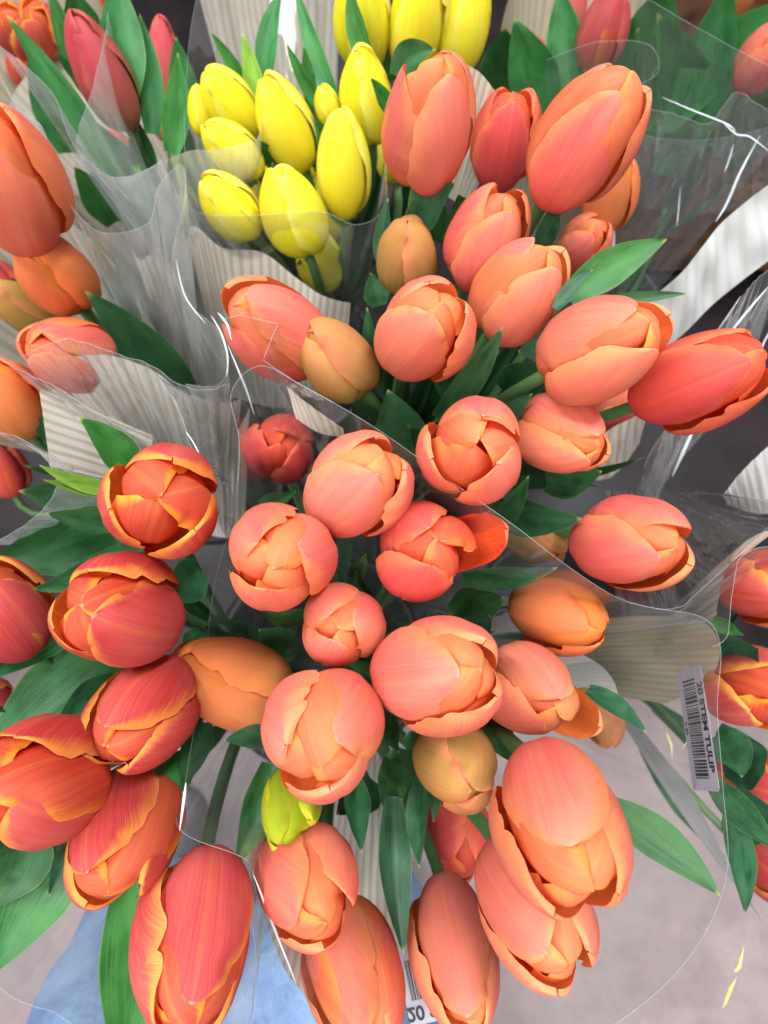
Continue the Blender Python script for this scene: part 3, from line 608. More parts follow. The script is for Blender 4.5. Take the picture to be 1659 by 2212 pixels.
for a in [
    ('B', 945, 905, .33, 1086, 705, .265, 66, .10, .2), ('B', 1225, 640, .30, 1441, 517, .285, 84, -.06, -.2, .25, LB),
    ('B', 1270, 660, .30, 1488, 634, .285, 30, -.03), ('B', 1200, 668, .27, 1281, 582, .262, 36, -.08, .3), ('B', 885, 505, .33, 985, 394, .29, 74, -.1),
    ('B', 815, 850, .33, 792, 664, .29, 62, .05, .3, .5), ('B', 838, 600, .34, 838, 428, .31, 52, -.08, .3), ('B', 1165, 540, .32, 1206, 428, .29, 50, .05),
    ('B', 880, 1010, .34, 838, 842, .30, 120, .05, .1, .15), ('B', 1060, 1150, .33, 1142, 1028, .28, 56, .06), ('B', 1060, 1100, .33, 1256, 1120, .27, 92, .10, -.2),
    ('B', 1000, 1250, .31, 1204, 1226, .27, 56, .12, .1), ('B', 1030, 930, .33, 1150, 850, .29, 60, .05), ('B', 1180, 1040, .33, 1300, 1018, .30, 90, .1),
    ('B', 1090, 850, .37, 1190, 790, .32, 110, .05), ('B', 700, 900, .36, 640, 860, .33, 80), ('B', 990, 860, .38, 960, 740, .34, 90), ('B', 800, 940, .36, 760, 870, .31, 90),
    ('B', 1000, 470, .38, 990, 420, .33, 70), ('B', 1190, 740, .38, 1120, 760, .34, 90), ('B', 940, 520, .36, 960, 440, .33, 70), ('B', 820, 660, .36, 800, 590, .35, 60),
    ('D', 420, 900, .44, 184, 628, .33, 116, .08, .1, .3), ('C', 300, 1030, .30, 172, 903, .262, 82, .08, 0, .3, LB), ('C', 268, 1060, .27, 84, 1004, .235, 44, -.10, .3, .6, 'leaf_lime', .9),
    ('C', 262, 1068, .272, 92, 1036, .237, 36, -.06, -.3, .6, 'leaf_lime', .85), ('C', 260, 1130, .32, 100, 1108, .28, 56, -.05), ('C', 300, 1130, .34, -20, 1210, .29, 150, -.05, .1, .2, LB, .6),
    ('C', 330, 1170, .32, 66, 1276, .27, 78, -.08, .1), ('C', 190, 1310, .33, -30, 1470, .28, 110, .08, .2, .3, LB, .85), ('C', 250, 1400, .34, -40, 1640, .29, 190, -.05, .1, .25, LB, .7),
    ('C', 250, 1470, .32, 120, 1580, .29, 90, .05, .2), ('C', 430, 1230, .33, 360, 1300, .30, 100, 0, .2, .3), ('C', 440, 1370, .33, 400, 1440, .30, 80, 0, .1),
    ('C', 160, 1770, .28, -20, 2110, .25, 190, .06, -.1, .2, LB, .8), ('C', 60, 1790, .265, -30, 1960, .25, 150, -.1, .3, .3), ('C', 160, 1800, .26, 104, 1936, .245, 58, -.05, .2, .4),
    ('C', 285, 1880, .28, 262, 2330, .26, 138, -.04, .1, .25, LB, 1.15), ('C', 400, 1640, .30, 330, 1740, .27, 90, .05, .1, .3, LB), ('C', 440, 1560, .32, 400, 1700, .28, 70), ('C', 200, 1630, .33, 130, 1580, .30, 90),
    ('A', 585, 1650, .28, 507, 1870, .255, 88, -.06, .2, .45), ('A', 590, 1590, .27, 484, 1600, .25, 52, .08, 0, .3), ('A', 660, 1330, .29, 562, 1318, .255, 56, -.1, .4, .5),
    ('A', 765, 1690, .29, 782, 1842, .255, 84, .06, .2, .8), ('A', 850, 1720, .30, 872, 2062, .265, 84, .05, .1, .55), ('A', 910, 1680, .28, 906, 1876, .245, 58, .04, -.3, .5),
    ('A', 935, 1690, .275, 936, 1775, .25, 36, 0, .3, .5), ('A', 845, 1640, .29, 868, 1730, .26, 70, 0, .3, .4),
    ('A', 1300, 1740, .26, 1556, 1936, .235, 92, -.10, .1, .22, LB, .72), ('A', 1270, 1490, .30, 1396, 1581, .27, 52, -.06, .3, .4), ('A', 835, 1540, .29, 862, 1626, .255, 54, .2, .4, .5),
    ('A', 1050, 1540, .29, 1112, 1650, .26, 74, .05, .1, .2), ('A', 760, 1250, .29, 790, 1195, .262, 44, .2, .4, .5), ('A', 800, 1300, .30, 770, 1232, .27, 40, -.15, .3, .5),
    ('A', 980, 1330, .33, 1090, 1290, .29, 100, 0, .1, .2), ('A', 1010, 1380, .33, 1060, 1330, .29, 90), ('A', 560, 1090, .33, 640, 1060, .29, 40, .1), ('A', 640, 1130, .34, 560, 1120, .30, 60),
    ('A', 620, 1400, .33, 560, 1360, .29, 80), ('A', 730, 1480, .34, 800, 1460, .285, 60), ('A', 640, 1700, .33, 690, 1790, .29, 90, 0, .2, .3, 'leaf', .8), ('A', 800, 1680, .34, 730, 1760, .30, 110, 0, .2, .3, 'leaf', .8),
    ('A', 880, 1620, .34, 850, 1800, .31, 120, 0, .1, .3, 'leaf', .8), ('A', 930, 1600, .34, 900, 1660, .31, 110),
    ('F', 258, 400, .44, 13, 32, .36, 66, .03, .2, .4, LB, 1.1), ('F', 225, 240, .44, 104, -30, .38, 64, -.05, .2, .4, LB), ('F', 262, 230, .42, 248, -60, .38, 100, .05, 0, .3, LB, 1.15),
    ('F', 330, 290, .44, 302, 30, .40, 60, .04, .2, .3, LB), ('F', 372, 330, .42, 384, 113, .37, 62, .05, .2, .4, LB, 1.3), ('F', 205, 190, .43, 120, 112, .40, 34, -.05, .2, .4, LB), ('F', 190, 90, .46, 150, -30, .42, 80, 0, .1, .3, LB),
    ('F', 410, 240, .46, 380, 80, .42, 60, 0, .1, .3, LB), ('F', 320, 400, .48, 290, 250, .44, 60, 0, .1, .3, LB), ('F', 180, 320, .48, 120, 220, .44, 70, 0, .1, .3, LB),
    ('F', 150, 330, .54, 60, 110, .48, 90, .05, .1, .3, LB, .8), ('F', 300, 420, .54, 200, 260, .47, 80, .05, .1, .3, LB, .8), ('F', 390, 420, .54, 400, 260, .47, 70, .05, .1, .3, LB, .9), ('F', 120, 420, .52, 20, 240, .46, 80, .05, .1, .3, LB, .7), ('F', 250, 480, .52, 160, 360, .46, 80, .05, .1, .3, LB, .7),
    ('D', 330, 760, .48, 250, 560, .42, 80, .05, .1, .3, 'leaf', .8), ('D', 300, 700, .5, 190, 480, .42, 70, .05, .1, .3, LB, .7), ('D', 230, 1010, .40, 60, 900, .34, 90, .05, .1, .3, 'leaf', .9), ('C', 300, 1130, .36, 40, 1060, .31, 110, .05, .1, .3, 'leaf', .9),
    ('E', 540, 220, .42, 453, 68, .385, 34, .08, .2, .4, LB), ('E', 560, 260, .42, 522, 72, .385, 46, .05, .1, .3, 'leaf_lime', 1.1), ('E', 575, 190, .42, 612, -30, .39, 50, -.12, .2, .3, LB), ('E', 735, 240, .43, 636, -40, .40, 42, -.06, .2, .4, LB),
    ('E', 705, 250, .42, 618, 92, .385, 34, -.05, .2, .4, LB), ('E', 672, 240, .42, 655, 98, .39, 34, .05, .2, .4, LB), ('E', 800, 150, .39, 756, -40, .36, 50, -.08, .2, .35, LB), ('E', 862, 168, .36, 940, 108, .345, 74, -.35, .1, .4, 'leaf', 1.0),
    ('E', 846, 250, .37, 800, 168, .345, 38, .15, .2, .4, LB), ('E', 690, 370, .42, 668, 244, .385, 40, .05, .2, .4, LB), ('E', 550, 400, .43, 505, 300, .385, 38, -.1, .2, .4, LB), ('E', 590, 350, .42, 560, 300, .38, 36, 0, .2, .4, LB),
    ('E', 640, 420, .45, 590, 340, .42, 60, 0, .1, .3, LB), ('E', 760, 480, .45, 700, 400, .42, 60, 0, .1, .3, LB), ('E', 670, 300, .46, 680, 200, .43, 60, 0, .1, .3, LB), ('E', 860, 170, .45, 850, 90, .42, 90, 0, .1, .3, LB),
    ('H', 1440, 380, .58, 1580, -60, .46, 130, .05, .1, .25, LB, .8), ('H', 1380, 300, .58, 1700, 0, .46, 130, -.05, .2, .3, LB, .7), ('H', 1430, 330, .55, 1500, 272, .47, 80, .2, .2, .4, LB, .8), ('H', 1520, 330, .58, 1420, 30, .48, 120, .05, .1, .3, LB, .7),
    ('H', 1560, 340, .58, 1690, 200, .48, 120, .05, .1, .3, LB, .6), ('H', 1500, 260, .60, 1640, 60, .52, 160, 0, .1, .2, LB, .6), ('H', 1370, 200, .60, 1440, -40, .52, 140, 0, .1, .2, LB, .6), ('H', 1600, 260, .60, 1660, 120, .55, 160, 0, .1, .2, LB, .5),
    ('I', 1180, 260, .52, 1110, 40, .46, 110, 0, .1, .3, LB, .75), ('I', 1230, 220, .52, 1210, -30, .47, 90, 0, .1, .3, LB, .9), ('I', 1280, 260, .50, 1262, 150, .43, 60, 0, .2, .4, LB), ('I', 1200, 330, .52, 1262, 170, .44, 70, .1, .2, .3, LB, .9),
    ('I', 1340, 250, .54, 1380, 60, .48, 110, 0, .1, .3, LB, .6), ('I', 1100, 200, .56, 1090, 60, .50, 130, 0, .1, .3, LB, .6), ('I', 1150, 280, .56, 1170, 160, .50, 150, 0, .1, .3, LB, .6),
    ('G', 1545, 1590, .30, 1602, 1680, .27, 100, -.15, .1, .3, 'leaf', .9), ('G', 1540, 1690, .31, 1690, 1840, .27, 70, .05, .2, .3), ('G', 1580, 1760, .31, 1608, 1976, .27, 66, -.05, .2, .4, 'leaf', 1.1), ('G', 1540, 1340, .30, 1606, 1372, .28, 40, .1, .2, .5, LB),
    ('G', 1560, 1440, .34, 1640, 1400, .31, 120, 0, .1, .2, 'leaf', .6), ('G', 1560, 1640, .34, 1660, 1620, .31, 140, 0, .1, .2, 'leaf', .7), ('G', 1560, 1760, .34, 1690, 1770, .31, 120, 0, .1, .2, 'leaf', .8),
]:
    leaf(*a)

# ------------------------------------------------------------------ wrapping paper and cellophane sleeves
def sheet(name, top, bot, mat, label, cat, group, ncol=60, nrow=18, closed=False, wr=.004, seed=1, ease=1.0, bead=0.0, fine=1.0, ulen=1.0, edges=(), lin=False):
    rng = random.Random(seed)
    A = catmull([P(*p) for p in top], ncol, closed) if not lin else polyline([P(*p) for p in top], ncol); Bm = catmull([P(*p) for p in bot], ncol, closed)
    s = np.linspace(0, 1, ncol); q = np.linspace(0, 1, nrow)
    V = A[None] * (1 - q[:, None, None] ** ease) + Bm[None] * q[:, None, None] ** ease
    du = np.gradient(V, axis=1); dv = np.gradient(V, axis=0); N = nrm(np.cross(du, dv))
    per = 1.0 if closed else 1.0
    amp = np.zeros((nrow, ncol))
    for k in range(7):
        fx = rng.choice([2, 3, 4, 5, 7, 9, 12]) * fine; ph = rng.random() * 6.28; sl = rng.uniform(-1.2, 1.2)
        amp += rng.uniform(.4, 1) / (1 + .25 * k) * np.sin(6.283 * fx * s[None] + ph + sl * q[:, None] * 4)
    V = V + N * (amp * wr * .4 * (.10 + .90 * np.sin(q * math.pi))[:, None])[..., None]
    uv = np.stack([np.repeat(s[None] * ulen, nrow, 0), np.repeat(q[:, None], ncol, 1)], -1).reshape(-1, 2)
    o = mesh_obj(name, V.reshape(-1, 3), grid_faces(nrow, ncol, close=closed), mat, None, uv=uv, origin=Bm.mean(0))
    tag(o, label, cat, group)
    if bead:
        rim = np.concatenate([V[0], V[0][:1]]) if closed else V[0]
        v, f = tube(rim, bead, 5); child('cut_edge', v, f, M['film_edge'], o)
        for c in edges:
            v, f = tube(V[:, c], bead, 5); child('cut_edge', v, f, M['film_edge'], o)
    return o, V
PG_ = 'cream paper liners of the bouquets'; FG = 'clear sleeves of the bouquets'
PP = M['paper']
def paper(top, bot, label, **k):
    return sheet('paper_liner', top, bot, k.pop('mat', PP), label, 'paper', PG_, **{**dict(wr=.003), **k})
paper([(405, 500, .43), (425, 490, .425), (480, 535, .41), (565, 545, .405), (640, 600, .40), (700, 640, .395), (757, 655, .39)],
      [(480, 850, .56), (510, 860, .56), (545, 870, .56), (590, 880, .56), (640, 880, .56), (690, 870, .56), (740, 850, .56)], 'ribbed cream paper in front of the yellow tulips', seed=3, ulen=1.15)
paper([(262, 480, .47), (300, 560, .46), (345, 535, .45), (385, 580, .45), (420, 700, .46)], [(420, 900, .60), (440, 905, .60), (460, 905, .6), (485, 900, .6), (505, 890, .6)], 'shaded cream paper left of the yellow bouquet, behind dark stems', seed=4, ulen=.7)
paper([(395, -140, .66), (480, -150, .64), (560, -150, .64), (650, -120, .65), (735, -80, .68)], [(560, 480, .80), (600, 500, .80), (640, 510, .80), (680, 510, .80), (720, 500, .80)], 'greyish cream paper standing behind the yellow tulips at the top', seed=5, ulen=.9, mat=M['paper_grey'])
paper([(100, 790, .33), (150, 772, .325), (240, 768, .33), (330, 800, .335), (400, 850, .34), (490, 870, .35), (520, 860, .36)], [(330, 1040, .46), (360, 1050, .46), (390, 1060, .46), (420, 1060, .46), (450, 1060, .46), (480, 1050, .46), (505, 1040, .46)], 'cream ribbed paper below the film covered coral tulip at the left', seed=6, ulen=1.0)
paper([(84, 838, .30), (96, 920, .295), (108, 1008, .29)], [(330, 940, .37), (325, 1000, .37), (300, 1050, .37)], 'cream paper flap with level ribs behind the wide open red tulip', seed=7, ulen=.42, wr=.002)
paper([(618, 832, .285), (660, 868, .282), (740, 925, .28)], [(640, 905, .30), (690, 935, .30), (745, 945, .30)], 'narrow pale paper corner above the small dark red tulip', seed=8, ulen=.35, wr=.001)
paper([(395, 880, .42), (440, 935, .41), (500, 945, .41), (540, 880, .42)], [(440, 1150, .52), (470, 1160, .52), (500, 1160, .52), (530, 1150, .52)], 'shaded cream paper fold above and right of the wide open red tulip', seed=21, ulen=.5)
paper([(535, 1860, .31), (570, 1980, .315), (640, 2130, .32), (760, 2170, .325), (870, 2150, .33)], [(650, 1530, .50), (690, 1540, .50), (740, 1545, .50), (800, 1545, .50), (850, 1540, .50)], 'cream paper under the hanging tulips at the bottom', seed=9, ulen=1.1)
paper([(1190, 1330, .36), (1290, 1335, .345), (1420, 1330, .34), (1520, 1345, .335), (1555, 1400, .33), (1530, 1470, .335), (1440, 1520, .34)],
      [(900, 1400, .53), (940, 1395, .53), (980, 1395, .53), (1010, 1405, .53), (1030, 1420, .53), (1030, 1440, .53), (1010, 1460, .53)], 'cream paper with shade in its colour behind the film right of the orange tulip', seed=10, ulen=1.2, mat=M['paper_shaded'])
paper([(1195, 1400, .34), (1270, 1420, .335), (1325, 1470, .33), (1345, 1560, .335)], [(960, 1420, .46), (970, 1440, .46), (980, 1460, .46), (990, 1480, .46)], 'pale paper edge behind the pale greenish bud', seed=11, ulen=.5, mat=M['paper_white'])
paper([(1010, 140, .33), (1040, 160, .328), (1075, 205, .33), (1110, 260, .34)], [(960, 420, .45), (975, 430, .45), (990, 440, .45), (1005, 450, .45)], 'small paper corner between the tall peach coral tulip and the pink coral one', seed=12, ulen=.4, wr=.001)
paper([(1240, 760, .42), (1450, 610, .40), (1560, 480, .385), (1700, 370, .37)], [(1250, 860, .46), (1440, 750, .44), (1560, 640, .42), (1720, 520, .40)], 'long folded white paper at the right above the flared tulip', seed=13, ulen=.35, mat=M['paper_white'], wr=.006, fine=.6)
paper([(1560, 1070, .36), (1620, 1000, .35), (1700, 930, .34)], [(1570, 1090, .40), (1640, 1110, .39), (1720, 1100, .38)], 'white paper corner at the right edge below the flared tulip', seed=14, ulen=.4, mat=M['paper_white'])
paper([(1230, 990, .40), (1330, 920, .39), (1400, 890, .38)], [(1230, 1040, .46), (1320, 1030, .46), (1380, 960, .46)], 'cream paper showing between the coral tulips and the dark gap at the right', seed=15, ulen=.4)
paper([(1545, 1340, .33), (1565, 1240, .325), (1610, 1170, .32), (1700, 1130, .32)], [(1440, 1390, .44), (1440, 1350, .44), (1450, 1320, .44), (1480, 1290, .44)], 'ribbed cream paper behind film at the right edge', seed=16, ulen=.8)
paper([(1480, 1690, .33), (1530, 1780, .325), (1580, 1880, .32), (1660, 2010, .32)], [(1300, 1480, .48), (1310, 1500, .48), (1320, 1520, .48), (1330, 1540, .48)], 'pale paper strip along the film at the lower right', seed=17, ulen=.6, mat=M['paper_white'])

def cone(pts, tie, r, label, **k):
    n = len(pts); c = np.mean(np.array(pts)[:, :2], 0)
    bot = []
    for p in pts:
        q = np.array(p[:2]) - c; q = q / np.linalg.norm(q) * r
        bot.append((tie[0] + q[0], tie[1] + q[1], tie[2]))
    return paper(pts, bot, label, closed=True, ncol=90, ulen=2.6, wr=.006, **k)
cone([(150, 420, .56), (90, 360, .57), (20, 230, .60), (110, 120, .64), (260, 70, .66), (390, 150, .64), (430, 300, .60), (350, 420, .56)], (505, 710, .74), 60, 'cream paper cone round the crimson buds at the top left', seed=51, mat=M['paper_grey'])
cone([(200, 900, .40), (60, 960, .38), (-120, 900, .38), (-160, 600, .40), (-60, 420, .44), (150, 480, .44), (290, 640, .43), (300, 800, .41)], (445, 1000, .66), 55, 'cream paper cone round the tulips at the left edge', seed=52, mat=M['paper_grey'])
cone([(1120, 230, .56), (1080, 80, .58), (1150, -80, .60), (1330, -90, .60), (1430, 60, .58), (1380, 220, .55), (1260, 290, .54)], (1130, 600, .76), 50, 'cream paper cone round the pink tulips at the top', seed=53, mat=M['paper_shaded'])
cone([(-80, 330, .66), (-160, 160, .68), (-60, -60, .70), (120, -80, .70), (230, 40, .70), (180, 220, .66), (60, 320, .65)], (330, 520, .88), 50, 'cream paper cone round the blurred tulips in the top left corner', seed=54, mat=M['paper_shaded'])
def film(top, bot, label, **k):
    return sheet('cellophane_sleeve', top, bot, M[k.pop('mat', 'film')], label, 'sleeve', FG, **{**dict(bead=.00011, ncol=150, nrow=26, wr=.006), **k})
def ring(cx, cy, d, r, n, a0=0.0, sg=1):
    return [(cx + r * math.cos(a0 + sg * 6.283 * k / n), cy - r * math.sin(a0 + sg * 6.283 * k / n), d) for k in range(n)]
top = [(498, 850, .262), (516, 960, .262), (505, 1100, .262), (462, 1270, .30), (440, 1450, .31), (400, 1690, .27), (388, 1790, .245), (520, 1850, .235), (548, 1890, .24), (600, 2030, .245), (660, 2160, .25), (800, 2330, .26),
       (1050, 2330, .26), (1300, 2230, .26), (1480, 2080, .26), (1568, 1900, .262), (1562, 1700, .262), (1550, 1530, .265), (1556, 1400, .265), (1520, 1335, .268), (1400, 1312, .268), (1330, 1290, .262), (1210, 1212, .245), (1100, 1128, .243), (960, 1030, .246), (800, 918, .25), (650, 830, .255), (560, 790, .258)]
slA, VA = film(top, ring(770, 1420, .58, 70, len(top), 2.4), 'clear film sleeve round the central coral bouquet, its edge running diagonally', closed=True, ncol=220, seed=31)
top = [(405, 425, .36), (450, 462, .355), (560, 466, .35), (690, 458, .345), (770, 485, .345), (832, 440, .345), (836, 290, .36), (900, 60, .40), (960, -80, .44), (700, -160, .48), (480, -140, .48), (420, 20, .44), (400, 240, .40)]
film(top, ring(705, 760, .70, 60, len(top), 2.8), 'clear film sleeve round the yellow tulips with a wavy front edge', closed=True, seed=32)
top = [(0, 100, .36), (50, 140, .355), (120, 210, .345), (150, 300, .34), (190, 350, .335), (255, 384, .335), (330, 360, .34), (400, 330, .345), (470, 322, .35), (555, 300, .36), (560, 240, .39), (480, 60, .43), (420, -80, .46), (200, -120, .46), (235, 20, .40), (205, 150, .365)]
film(top[:11], [(440 + 12 * k, 740 + 4 * (k % 3), .70) for k in range(11)], 'clear film sheet with looping edges over the crimson buds at the top left', seed=33, mat='film_m')
top = [(236, 10, .39), (222, 100, .375), (192, 215, .36), (168, 292, .35), (172, 335, .345), (200, 372, .34), (280, 382, .34), (350, 345, .34)]
film(top, [(430 + 14 * k, 730, .70) for k in range(8)], 'clear film flap with a nearly straight edge crossing the pointed crimson bud', seed=34, mat='film_m')
top = [(-40, 90, .30), (40, 230, .30), (95, 280, .298), (130, 400, .297), (175, 470, .297), (230, 505, .30), (320, 480, .31), (345, 400, .32), (385, 355, .325), (402, 385, .33), (395, 450, .335), (372, 560, .33), (400, 650, .325), (470, 710, .32), (492, 790, .315), (470, 832, .31), (400, 828, .305)]
film(top, [(380 + 7 * k, 980 + 6 * math.sin(k), .62) for k in range(17)], 'creased grey film sleeve between the left edge tulips and the yellow bouquet', seed=35, mat='film_m', ncol=200)
top = [(-20, 755, .262), (40, 800, .258), (110, 830, .258), (190, 880, .262), (290, 940, .27)]
film(top, [(330, 1000, .44), (345, 1010, .44), (360, 1020, .44), (375, 1030, .44), (390, 1040, .44)], 'clear film strip across the lowest tulips at the left edge', seed=36, ncol=60)
top = [(45, 770, .28), (130, 735, .278), (190, 742, .278), (262, 768, .28), (330, 790, .282), (385, 830, .285), (450, 842, .29), (495, 830, .29)]
film(top, [(330 + 22 * k, 1030, .46) for k in range(8)], 'clear film fold arching over the cream ribbed paper at the left', seed=37, ncol=90, mat='film_b')
top = [(330, 800, .285), (385, 880, .275), (410, 960, .268), (440, 1000, .262), (470, 1100, .26)]
film(top, [(480, 880, .42), (490, 960, .42), (500, 1040, .42), (505, 1100, .42), (505, 1180, .42)], 'creased film ridge running down to the wide open red tulip', seed=38, ncol=60, mat='film_b')
top = [(478, 690, .262), (520, 680, .26), (600, 700, .258), (568, 778, .258), (640, 826, .256), (720, 870, .255)]
film(top, [(560, 900, .40), (600, 910, .40), (640, 920, .40), (660, 930, .40), (690, 940, .40), (720, 950, .40)], 'stiff film corner with a sharp bend over the film covered coral tulip', seed=39, ncol=81, wr=.002, lin=True)
top = [(1330, 1288, .275), (1400, 1312, .27), (1470, 1310, .268), (1540, 1250, .27), (1660, 1140, .275), (1720, 1080, .28)]
film(top, [(1300, 1060, .42), (1330, 1060, .42), (1360, 1060, .42), (1390, 1060, .42), (1420, 1060, .42), (1450, 1060, .42)], 'shade-tinted film wall behind the lowest tulip of the upper bouquet', seed=40, ncol=80, mat='film_s')
top = [(1540, 1395, .26), (1570, 1372, .262), (1590, 1230, .262), (1620, 1190, .262), (1720, 1170, .262)]
film(top, [(1330, 1430, .50), (1340, 1420, .50), (1350, 1410, .50), (1360, 1400, .50), (1370, 1390, .50)], 'clear film sleeve round the red and yellow tulips at the right edge', seed=41, ncol=80)
top = [(1370, -20, .42), (1480, 45, .41), (1570, 95, .405), (1700, 165, .40)]
film(top, [(1380, 280, .52), (1470, 296, .52), (1570, 292, .51), (1720, 262, .50)], 'clear film panel with straight edges over the dark leaves in the top right corner', seed=42, ncol=90, edges=(), wr=.004)
top = [(1180, 130, .40), (1290, 90, .39), (1385, 92, .385), (1420, 120, .385), (1415, 165, .39), (1330, 200, .40)]
film(top, [(1180, 330, .55), (1230, 340, .55), (1270, 340, .55), (1310, 340, .55), (1340, 340, .55), (1360, 340, .55)], 'clear film sleeve round the pink tulips at the top', seed=43, ncol=80)
top = [(1335, 215, .40), (1450, 245, .39), (1530, 265, .385), (1590, 200, .38), (1640, 228, .38), (1720, 262, .38)]
film(top, [(1320, 420, .50), (1400, 450, .50), (1470, 460, .50), (1540, 460, .49), (1620, 450, .48), (1700, 440, .48)], 'crumpled film edge with bright streaks at the upper right edge', seed=44, ncol=110, mat='film_b', wr=.010, fine=2)
top = [(1385, 292, .44), (1470, 303, .43), (1560, 298, .425), (1720, 262, .42)]
film(top, [(1180, 700, .60), (1240, 710, .60), (1300, 700, .60), (1380, 680, .58)], 'tall clear film wall in front of the wooden crate', seed=45, ncol=140, mat='film_b', wr=.008, fine=2)
top = [(1430, 960, .33), (1470, 860, .33), (1560, 700, .33), (1640, 600, .33), (1720, 540, .33)]
film(top, [(1350, 1180, .45), (1390, 1130, .45), (1440, 1040, .45), (1500, 960, .45), (1560, 900, .45)], 'crinkled film panel around the flared tulip at the right edge', seed=46, ncol=120, mat='film_b', wr=.009, fine=2)

def crease_glint(o, pts, r=.0005):  # pale tube added as a painted light streak along a film fold
    p = catmull([P(*q) for q in pts], 14)
    w = np.sin(np.linspace(.12, 3.02, 14)) * r
    v, f = tube(p, w, 6); child('crease_glint', v, f, M['crease_glint'], o)
SL = {o['label'].split(',')[0]: o for o in bpy.data.objects if o.name.startswith('cellophane_sleeve')}
wall = next(o for l, o in SL.items() if l.startswith('tall clear film wall')); crk = next(o for l, o in SL.items() if l.startswith('crinkled film panel')); crm = next(o for l, o in SL.items() if l.startswith('crumpled film edge'))
crease_glint(wall, [(1642, 292, .42), (1600, 370, .42), (1570, 440, .43), (1545, 480, .43)], .0011)
crease_glint(wall, [(1585, 310, .43), (1575, 345, .43), (1565, 372, .43)], .0006)
crease_glint(wall, [(1328, 490, .43), (1325, 530, .44), (1322, 570, .44)], .0009)
crease_glint(wall, [(1470, 400, .44), (1466, 450, .45), (1462, 490, .45)], .0004)
crease_glint(crk, [(1500, 925, .36), (1478, 970, .36), (1452, 1030, .37)], .0014)
crease_glint(crk, [(1659, 620, .33), (1600, 690, .34), (1555, 750, .35)], .0009)
crease_glint(crk, [(1680, 690, .33), (1650, 740, .34), (1630, 800, .35)], .0007)
crease_glint(crk, [(1600, 640, .33), (1560, 700, .34), (1530, 740, .35)], .0005)
crease_glint(crm, [(1430, 210, .39), (1500, 240, .385), (1570, 268, .38), (1590, 285, .38)], .0005)
crease_glint(crm, [(1560, 262, .38), (1590, 290, .38), (1620, 296, .38), (1665, 330, .38)], .0006)
grey = next(o for l, o in SL.items() if l.startswith('creased grey film')); cor = next(o for l, o in SL.items() if l.startswith('stiff film corner')); ridge = next(o for l, o in SL.items() if l.startswith('creased film ridge'))
crease_glint(grey, [(455, 680, .318), (478, 720, .314), (492, 770, .312), (490, 815, .31)], .0007)
crease_glint(grey, [(380, 560, .325), (400, 640, .322), (445, 700, .318)], .0004)
crease_glint(cor, [(492, 745, .262), (515, 800, .27), (535, 850, .28), (550, 900, .29)], .0006)
crease_glint(cor, [(470, 675, .262), (490, 700, .262), (500, 735, .262)], .0006)
crease_glint(ridge, [(400, 930, .27), (420, 960, .268), (440, 1000, .264)], .0004)
crease_glint(slA, [(402, 1690, .245), (397, 1730, .243), (388, 1795, .24)], .0007)
crease_glint(slA, [(548, 1890, .24), (585, 1985, .243), (640, 2125, .248)], .0006)
film([(-30, 925, .272), (50, 950, .27), (105, 1000, .27), (120, 1060, .275), (60, 1130, .28), (-30, 1180, .285)], [(300, 1080, .45), (310, 1095, .45), (320, 1110, .45), (320, 1125, .45), (310, 1140, .45), (300, 1155, .45)], 'film flap with a painted hazy reflection over the faint reddish tulip at the left edge', seed=47, ncol=60, mat='film_m')
film([(-60, 2080, .255), (20, 2150, .255), (120, 2190, .255), (230, 2260, .258), (380, 2320, .26), (520, 2260, .262), (552, 2120, .262), (540, 1960, .262)], [(560 + 10 * k, 1470 - 4 * k, .55) for k in range(8)], 'wrinkled film sleeve under the red tulips at the bottom left', seed=48, ncol=110, mat='film_b', wr=.008)
film([(300, 470, .40), (330, 520, .395), (380, 600, .39), (440, 720, .39), (486, 800, .395)], [(380, 560, .52), (420, 640, .52), (450, 720, .54), (480, 800, .56), (500, 860, .58)], 'film pleat with painted milky reflections beside the dark stems left of the yellow bouquet', seed=49, ncol=60, mat='film_m')
# tall dark stems standing in the channel beside the yellow bouquet belong to the crimson buds
fb = [t for t in TULIPS if t[6] == 'F']
for k, (x0, y0, x1, y1) in enumerate(((335, 470, 478, 850), (412, 440, 490, 660))):
    c = catmull([P(x0 - 40, y0 - 110, .44), P(x0, y0, .45), P((x0 + x1) / 2, (y0 + y1) / 2, .49), P(x1, y1, .56)], 16)
    v, f = tube(c, .0042, 8); child('stem', v, f, M['stem'], fb[2 + k][0])

